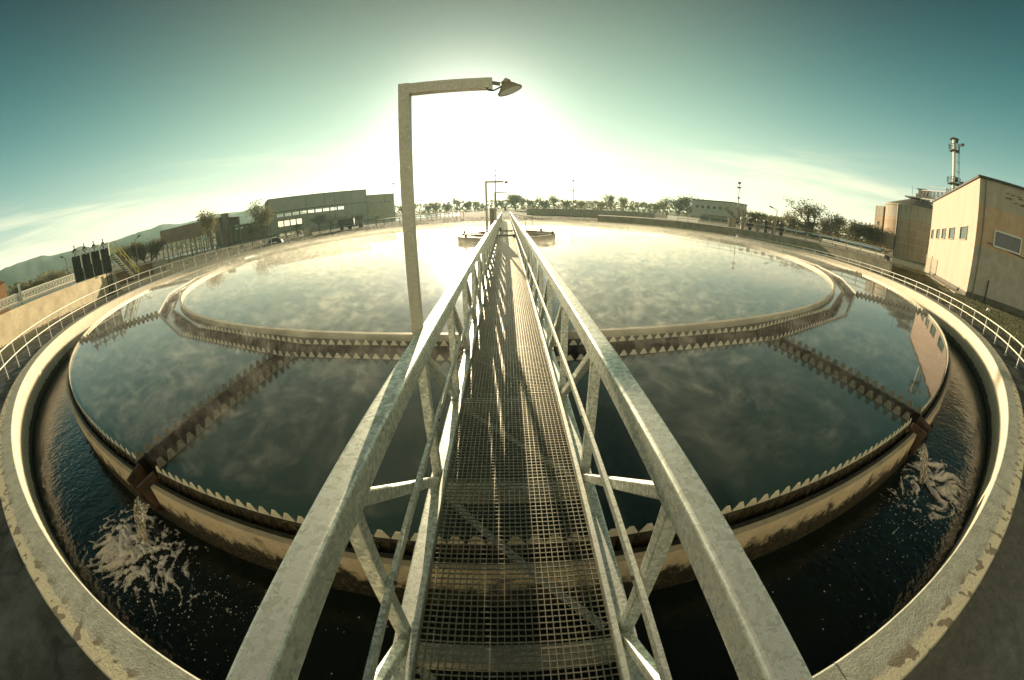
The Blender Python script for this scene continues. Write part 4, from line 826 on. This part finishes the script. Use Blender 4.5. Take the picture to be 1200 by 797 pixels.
for ztop_ in (6.6, 3.2):
    c = Vector((-4.0, 7.3, 0)) + Vector((-.95, .30, 0)) * 1.22; kk = MB(); obox(kk, c, Vector((.30, .95, 0)), .8, .1, ztop_ - (1.5 if ztop_ < 5 else .8), ztop_); local(kk.build('window', M_glass), si)
kk = MB(); kk.box((-1.2, -3.4, 13.1), (5.2, .4, 13.35)); kk.box((2.6, -2.4, 13.35), (4.6, -.6, 15.6)); kk.box((2.2, -2.6, 15.6), (5.0, -.4, 15.8)); kk.box((.2, -2.2, 13.35), (1.0, -1.4, 14.3))
for x_ in (-1.2, .1, 1.4, 2.7, 4.0, 5.2): kk.bar((x_, -3.4, 11.9 if x_ in (-1.2, 2.7, 5.2) else 13.3), (x_, -3.4, 14.4), .10, .10)
for z_ in (13.9, 14.4): kk.bar((-1.2, -3.4, z_), (5.2, -3.4, z_), .08, .08)
kk.tube([(3.4, -3, 10.9), (3.4, -3, 13.1)], .6, 10); kk.tube([(4.6, -2, 11.0), (4.6, -2, 13.6)], .14, 6); kk.bar((2.0, -3.2, 11.4), (5.6, -2.0, 14.6), .22, .3); kk.bar((5.0, -1, 13.2), (7.2, -2.4, 11.0), .2, .2)
kk.v = [(x * 1.15 - 1.2, y * 1.15 + 1.9, z_) for x, y, z_ in kk.v]; local(kk.build('roof_platform', M_post), si)
kk = MB()
for x_, y_, h in ((-6.5, -2, 4), (-3, -4, 3.4), (0, -4, 4.6), (3.2, -2, 5.2)): kk.tube([(x_, y_, 10.9 + max(0, (sr - math.hypot(x_, y_)) * .25)), (x_, y_, 10.9 + h)], .04, 5)
local(kk.build('lightning_rod', M_dark), si)
# conveyor bridge + chimney
cvp = thing('conveyor_bridge', 'dark lattice conveyor bridge between silo roof and chimney', 'conveyor', pol(62.5, 96))
p, q = pol(61.0, 94), pol(65.2, 78); kk = MB()
for off in (0, 1.4):
    for i in range(9):
        a = p + (q - p) * i / 8; a.z = 12.9 - 1.5 * i / 8; b_ = p + (q - p) * min(i + 1, 8) / 8; b_.z = 12.9 - 1.5 * min(i + 1, 8) / 8; h = 1.7
        kk.bar(a, a + Vector((0, 0, h)), .10, .10)
        if i < 8: kk.bar(a, b_ + Vector((0, 0, h)), .09, .09); kk.bar(a, b_, .14, .14); kk.bar(a + Vector((0, 0, h)), b_ + Vector((0, 0, h)), .14, .14)
    p = p + Vector((.5, .9, 0)); q = q + Vector((.5, .9, 0))
kk.build('truss', M_dark, cvp)
p = pol(61.5, 92, 15.2); q = pol(65.0, 78, 13.6); MB().bar(p, q, .12, .12).build('tie_bar', M_dark, cvp)
ch = thing('chimney_mast', 'slim white chimney mast with ladder cage and two platforms behind the cream building', 'chimney', pol(65.0, 78))
cb_ = pol(65.0, 78); kk = MB(); kk.tube([cb_, cb_ + Vector((0, 0, 21.9))], .32, 12); kk.build('stack', M_white, ch)
for z_, r_ in ((12.4, 1.3), (14.4, 1.25), (19.9, 1.0), (21.9, .9)):
    kk = MB(); kk.tube([cb_ + Vector((0, 0, z_)), cb_ + Vector((0, 0, z_ + .14))], r_, 12); kk.build('platform', M_dark, ch)
    if z_ < 21:
        kk = MB()
        for i in range(10):
            a = R_(36 * i); a2 = R_(36 * (i + 1)); v0 = cb_ + Vector((r_ * math.cos(a), r_ * math.sin(a), z_ + .14)); v1 = cb_ + Vector((r_ * math.cos(a2), r_ * math.sin(a2), z_ + .14)); kk.bar(v0, v0 + Vector((0, 0, .95)), .07, .07); kk.bar(v0 + Vector((0, 0, .95)), v1 + Vector((0, 0, .95)), .07, .07)
        kk.build('guard_rail', M_dark, ch)
kk = MB(); lx = cb_ + Vector((.95, -.5, 0))
for s__ in (-.28, .28): kk.bar(lx + Vector((s__, 0, 12)), lx + Vector((s__, 0, 21.5)), .05, .05)
for i in range(18): kk.bar(lx + Vector((-.28, 0, 12.3 + i * .5)), lx + Vector((.28, 0, 12.3 + i * .5)), .05, .05)
for i in range(5): kk.bar(lx + Vector((-.6, .2, 13.5 + i * 1.6)), lx + Vector((.45, 0, 13.5 + i * 1.6)), .07, .07)
kk.build('ladder', M_dark, ch)
for z_ in (12.8, 14.8, 21.2):
    for s__ in (-1, 1): kk = MB(); kk.bar(cb_ + Vector((s__ * 1.0, -.9, z_)), cb_ + Vector((s__ * 1.5, -1.2, z_ + .3)), .5, .45); kk.build('floodlight', M_dark, ch)
# stone in the grass
kk = MB(); kk.tube([pol(72.0, 27.5, -.02), pol(72.0, 27.5, .16)], .17, 9, .08); kk.build('white_stone', M_white, label='single white stone in the grass before the cream building', cat='stone')
# ------------------------------------------------------------------ trees
def make_tree(seed, h, spread, leafn, leafs, levels=4, bare=1.0):
    rn = random.Random(seed); tk_ = MB(); cr = MB(); tips = []
    def br(p, d_, L, r, lv):
        q = p + d_ * L; mid = (p + q) / 2 + Vector((rn.uniform(-1, 1), rn.uniform(-1, 1), 0)) * L * .06; tk_.tube([p, mid, q], r, 5 if lv < 2 else 3, r * .62)
        if lv >= levels: tips.append(q); return
        if lv >= 1: tips.append(mid); tips.append(p + d_ * L * .8)
        for k in range(rn.choice((3, 3, 4)) if lv < levels - 1 else 3):
            a = rn.uniform(0, 6.283); t_ = rn.uniform(.25, .75) * spread; nd = (d_ + Vector((math.cos(a) * t_, math.sin(a) * t_, rn.uniform(0, .35)))).normalized()
            br(p + d_ * L * rn.uniform(.45, 1.0) if k else q, nd, L * (rn.uniform(.95, 1.2) if lv == 0 else rn.uniform(.62, .85)), r * .6, lv + 1)
    br(Vector((0, 0, -.1)), Vector((0, 0, 1)), h * .20, h * .020, 0)
    for tp in tips:
        for k in range(leafn):
            c = tp + Vector((rn.gauss(0, 1), rn.gauss(0, 1), rn.gauss(0, .8))) * h * .05; s__ = leafs * h * rn.uniform(.5, 1.4); a = Vector((rn.uniform(-1, 1), rn.uniform(-1, 1), rn.uniform(-1, 1))).normalized(); b_ = a.cross(Vector((rn.random(), rn.random(), rn.random() + .1))).normalized()
            cr.q(c - a * s__, c + b_ * s__ * .6, c + a * s__, c - b_ * s__ * .6)
    return tk_, cr
PROT = []
for i, (sd_, sp, ln, ls, lv, mi_) in enumerate(((1, 1.0, 8, .017, 4, 0), (2, .8, 6, .014, 4, 1), (3, 1.1, 13, .019, 4, 2), (4, .75, 7, .016, 4, 1), (5, 1.0, 3, .011, 4, 0), (6, 1.15, 11, .019, 4, 0))):
    a_, b_ = make_tree(sd_, 1.0, sp, ln, ls, lv)
    # normalise to unit height
    zm = max(v[2] for v in a_.v + b_.v); a_.v = [(x / zm, y / zm, z_ / zm) for x, y, z_ in a_.v]; b_.v = [(x / zm, y / zm, z_ / zm) for x, y, z_ in b_.v]
    PROT.append((a_, b_, mi_))
proto = {}
def plant(px, top, D, kind, lab, grp, wx=1.0, base=0.0, az=None, hh=None):
    a_, e_ = azel(px, top); h = E + math.tan(R_(e_)) * D - base; p = pol(a_, D, base)
    h = max(h, 1.0) if hh is None else hh
    if kind not in proto:
        o_ = thing('tree', lab, 'tree', p, 0, grp); A_, B_, mi_ = PROT[kind]
        t1_ = A_.build('trunk', M_bark); t1_.parent = o_; t2_ = B_.build('crown', M_leafs[mi_]); t2_.parent = o_
        o_.rotation_euler = (0, 0, px * .37); o_.scale = (h * wx, h * wx, h); o_.location = p; proto[kind] = o_; return o_
    return copy_tree(proto[kind], p, px * .37, (h * wx, h * wx, h), lab)
TR = [ # px, top y, distance, kind, width, label
 (62, 313, 110, 0, 1.2, 'small round tree over the white lattice bridge on the left'), (73, 312.5, 105, 0, 1.1, 'second small round tree over the white lattice bridge, nearer the dark gates'),
 (40, 327, 100, 5, 1.6, 'low bush-like tree over the white lattice bridge, left'), (26, 330, 100, 2, 1.6, 'lowest dark tree at the left edge behind the lattice bridge'), (52, 322, 105, 2, 1.4, 'dark low tree between the bush-like and the round tree'), (79, 318, 100, 4, 1.0, 'bare thin tree touching the left side of the dark gates'),
 (140, 284, 80, 4, .9, 'bare tree right above the yellow stair'), (148, 281, 84, 4, .8, 'bare grey tree just right of the yellow stair'), (156, 283, 88, 3, 1.0, 'narrow bare tree beside the small street lamp'), (165, 280, 80, 2, .9, 'dark dense tree in the clump left of the brown shed'), (173, 276, 84, 4, 1.0, 'tallest bare tree in the clump left of the brown shed'), (180, 279, 90, 5, .9, 'olive tree touching the left end of the brown shed'),
 (242, 243, 82, 3, .75, 'tall thin yellowish poplar in front of the brown shed'), (300, 231, 92, 1, .9, 'tall pale birch at the left end of the big hall'), (308, 241, 90, 1, .8, 'second pale birch touching the left corner of the big hall'), (290, 255, 100, 4, 1.2, 'low bare tree left of the two pale birches'),
 (347, 262, 112, 5, 1.5, 'round bush below the left window strip of the big hall'), (372, 250, 108, 2, 1.5, 'big dark tree before the middle of the big hall'), (387, 252, 108, 0, 1.3, 'olive tree beside the big dark one, before the hall'), (405, 250, 106, 4, 1.5, 'bare tree behind the dark trailer'), (421, 251, 112, 2, 1.4, 'dark tree before the right end of the hall'), (442, 253, 130, 5, 1.5, 'low tree before the tan annexe'),
 (472, 236, 190, 0, 1.2, 'tree just left of the nearest lamp post'), (502, 240, 190, 5, 1.2, 'tree just right of the nearest lamp post'), (512, 233, 185, 0, 1.3, 'round tree right of the nearest lamp post'), (523, 238, 200, 2, 1.3, 'dark tree between the round tree and the poplar'), (534, 228, 180, 1, .9, 'taller pale poplar left of the second lamp post'), (546, 236, 190, 5, 1.2, 'olive tree left of the second lamp post'), (556, 233, 195, 1, 1.1, 'yellow tree left of the second lamp post'), (565, 236, 200, 0, 1.2, 'small tree immediately left of the second lamp post'),
 (592, 229, 170, 0, 1.2, 'tree right behind the end of the footbridge'), (604, 225, 165, 5, 1.1, 'broad tree right of the footbridge end'), (614, 229, 175, 1, 1.1, 'yellowish tree right of the broad one beyond the bridge'), (626, 225, 165, 0, 1.0, 'open-crowned tree above the right side of the feed well'), (639, 234, 185, 2, 1.3, 'low dark tree right of the open-crowned one'), (650, 225, 165, 1, 1.1, 'wide yellowish tree left of the slim mast'), (663, 234, 180, 5, 1.2, 'low tree at the left of the slim mast'), (682, 231, 175, 0, 1.2, 'tree right of the slim mast'), (696, 232, 180, 1, 1.1, 'second tree right of the slim mast'), (706, 236, 185, 5, 1.3, 'low tree left of the tall round-topped pair'),
 (717, 226, 165, 3, 1.1, 'left of the tall narrow pair of trees in the right half'), (731, 229, 168, 3, 1.0, 'right of the tall narrow pair of trees in the right half'), (742, 236, 180, 0, 1.3, 'low tree right of the tall narrow pair'), (755, 234, 175, 1, 1.2, 'yellow tree in the row left of the big round tree'), (768, 236, 180, 5, 1.3, 'olive tree in the row left of the big round tree'), (782, 228, 165, 1, 1.1, 'pale open tree leaning on the big round tree'), (795, 226.5, 160, 2, 1.3, 'big round dark tree left of the white building'), (806, 232, 165, 0, 1.1, 'tree touching the left side of the white building'), (822, 231, 180, 5, 1.2, 'tree showing over the roof of the white building, left'), (838, 233, 180, 4, 1.2, 'bare tree showing over the roof of the white building, right'),
 (871, 237, 90, 4, 1.1, 'bare bushy tree round the foot of the mast by the white building'), (885, 246, 110, 5, 1.3, 'low bush right of the mast by the white building'), (905, 250, 100, 0, 1.5, 'flat-crowned low tree right of the white building'), (917, 250, 98, 0, 1.2, 'second flat-crowned low tree with the tilted lamp before it'), (934, 243, 95, 0, 1.0, 'round open tree midway between mast and silo'), (955, 234, 95, 3, 1.3, 'tallest tree on the right, with a slim double crown'), (946, 256, 95, 2, 1.3, 'dark bush at the foot of the tallest right-hand tree'), (966, 250, 92, 4, 1.0, 'bare twiggy tree right of the tallest one'), (976, 249, 90, 4, 1.0, 'bare upright tree in the thicket before the silo'), (986, 249, 92, 3, 1.0, 'narrow tree in the thicket before the silo'), (998, 255, 95, 1, 1.1, 'yellowish tree between thicket and silo'), (1008, 257, 95, 5, 1.3, 'olive tree left of the silo'), (1018, 261, 98, 5, 1.3, 'rounded olive tree close to the silo'), (1027, 262, 100, 2, 1.0, 'dark tree touching the silo wall')]
for px, tp, D, kd, wx, lab in TR: plant(px, tp, D, kd, lab, 'trees along the horizon', wx * (1.35 if kd != 3 else 1.15))
# low far woodland belt that reads as one mass
kk = MB(); rn = random.Random(11)
for i in range(9000):
    az = rn.uniform(-92, 66)
    if -60 < az < -5 and rn.random() < .35: pass
    D = rn.uniform(205, 235) if az > -66 else rn.uniform(150, 180)
    hmax = 5.4 + 1.3 * noise.noise(Vector((az * .35, 1, 0))) + .9 * noise.noise(Vector((az * 1.7, 4, 0)))
    c = pol(az, D, rn.uniform(0, 1) ** .8 * hmax); s__ = rn.uniform(.35, .9); a = Vector((rn.uniform(-1, 1), rn.uniform(-1, 1), rn.uniform(-1, 1))).normalized(); b_ = a.cross(Vector((rn.random(), rn.random(), rn.random() + .1))).normalized()
    kk.q(c - a * s__, c + b_ * s__, c + a * s__, c - b_ * s__)
kk.build('far_woodland', M_leafs[0], label='low far woodland along the whole horizon', cat='woodland', kind='stuff')
# shrubs/grass
kk = MB(); rn = random.Random(5)
def tuft(c, h, n):
    for k in range(n):
        a = rn.uniform(0, 6.283); l = Vector((math.cos(a), math.sin(a), 0)); wv = Vector((-l.y, l.x, 0)) * .012 * (1 + h * 3); b0 = c + l * rn.uniform(0, .05)
        kk.q(b0 - wv, b0 + wv, b0 + l * h * rn.uniform(.2, .7) + Vector((0, 0, h * rn.uniform(.6, 1.1))))
for i in range(15000):
    if rn.random() < .62: az, D = rn.uniform(46, 86), rn.uniform(10, 52)
    else: az, D = rn.uniform(-62, 44), rn.uniform(42, 75)
    c = pol(az, D); rr_ = math.hypot(c.x, c.y - YC)
    if rr_ < 24.9: continue
    rel_ = c - Cc
    if 0 < rel_.dot(ub) < 22 and -1 < rel_.dot(vb) < 14.5: continue
    if 26 < rr_ and az < 58 and az > 20 and D > 30 and rn.random() < .5: continue
    tuft(c, rn.uniform(.05, .16) * (1 if D < 40 else 1.8), 5 if D < 30 else 3)
kk.build('grass', M_grass, label='rough grass outside the tank', cat='grass', kind='stuff')
# ------------------------------------------------------------------ hills
kk = MB(); HP = [(-95, 2.4), (-80, 2.7), (-73.8, 3.1), (-72, 3.2), (-66.6, 2.95), (-63, 2.8), (-60, 2.5), (-57, 2.65), (-53.3, 2.95), (-49.6, 2.85), (-46, 2.75), (-43.4, 3.1), (-41, 3.0), (-39, 2.9), (-37.3, 3.2), (-34.5, 2.7), (-30, 1.4), (-26, .6), (-22, .1), (-20, 0)]
def hel(az):
    for (a, e1), (b, e2) in zip(HP, HP[1:]):
        if a <= az <= b: return e1 + (e2 - e1) * (az - a) / (b - a)
    return 0
nA = 220
cols = []
for i in range(nA + 1):
    az = -95 + 75 * i / nA; el = hel(az) + .10 * noise.noise(Vector((az * .6, 0, 0))) + .05 * noise.noise(Vector((az * 2.2, 3, 0))); row = []
    for k in range(9):
        D = 560 + k * 45; f = math.sin(min(k / 6, 1) * math.pi / 2) ** 1.3; top = (E + math.tan(R_(max(el, 0))) * 840)
        row.append(pol(az, D, top * f * (1 + .12 * noise.noise(Vector((az * .5, k * .7, 2))) * (1 if k < 6 else 0)) - (0 if k < 7 else (k - 6) * 12) - 1))
    cols.append(row)
for i in range(nA):
    for k in range(8): kk.q(cols[i][k], cols[i + 1][k], cols[i + 1][k + 1], cols[i][k + 1])
kk.build('hills', M_hill, smooth=True, kind='structure')
# ------------------------------------------------------------------ haze
HZ = MB().box((-1000, -60, -2.2), (600, 1300, 54)).build('haze', None, kind='stuff', label='thin morning haze over the whole plant', cat='haze')
M = bpy.data.materials.new('haze'); M.use_nodes = True; t = NT(M.node_tree); t.n.clear(); v = t.add('ShaderNodeVolumePrincipled'); v.inputs['Color'].default_value = (0.62, 0.95, 0.84, 1); v.inputs['Density'].default_value = 0.00036; v.inputs['Anisotropy'].default_value = 0.4
o = t.add('ShaderNodeOutputMaterial'); t.l.new(v.outputs[0], o.inputs['Volume']); HZ.data.materials.clear(); HZ.data.materials.append(M)

# ------------------------------------------------------------------ mist lying on the water
ms = MB().ring([(0.01, .062), (21.7, .062), (21.7, .46), (0.01, .46)], step=6).build('mist', None, kind='stuff', label='thin steam drifting low over the tank water', cat='mist')
M = bpy.data.materials.new('mist'); M.use_nodes = True; t = NT(M.node_tree); t.n.clear(); p = pos(t)
p2 = t.add('ShaderNodeTexCoord').outputs['Object']; pv = t.vmath('MULTIPLY', p2, (1, 1, 1.6))
wv = t.vmath('ADD', pv, t.vmath('MULTIPLY', t.add('ShaderNodeTexNoise', {'Vector': pv, 'Scale': 1.1, 'Detail': 3.0}).outputs['Color'], (1.1, 1.1, .3)))
big_ = t.mr(t.noise(pv, 0.16, 3, 0.6), 0.38, 0.62, 0.15, 1.0); n_ = t.noise(wv, 3.4, 9, 0.74); rad_ = t.vmath('LENGTH', t.vmath('MULTIPLY', t.vmath('SUBTRACT', p2, (0, YC, 0)), (1, 1, 0))); f = t.math('MULTIPLY', t.math('MULTIPLY', t.math('POWER', t.mr(n_, 0.49, 0.78), 1.35), big_), t.mr(rad_, 17.6, 18.6, 1.0, .62))
hf = t.mr(t.add('ShaderNodeSeparateXYZ', {0: p2}).outputs[2], 0.06, 0.46, 1.0, 0.0)
dn = t.math('ADD', t.math('MULTIPLY', t.math('MULTIPLY', f, hf), 2.3), 0.012)
v = t.add('ShaderNodeVolumePrincipled'); v.inputs['Color'].default_value = (0.98, 0.98, 0.82, 1); v.inputs['Anisotropy'].default_value = 0.55; t.l.new(dn, v.inputs['Density'])
o = t.add('ShaderNodeOutputMaterial'); t.l.new(v.outputs[0], o.inputs['Volume']); ms.data.materials.clear(); ms.data.materials.append(M)
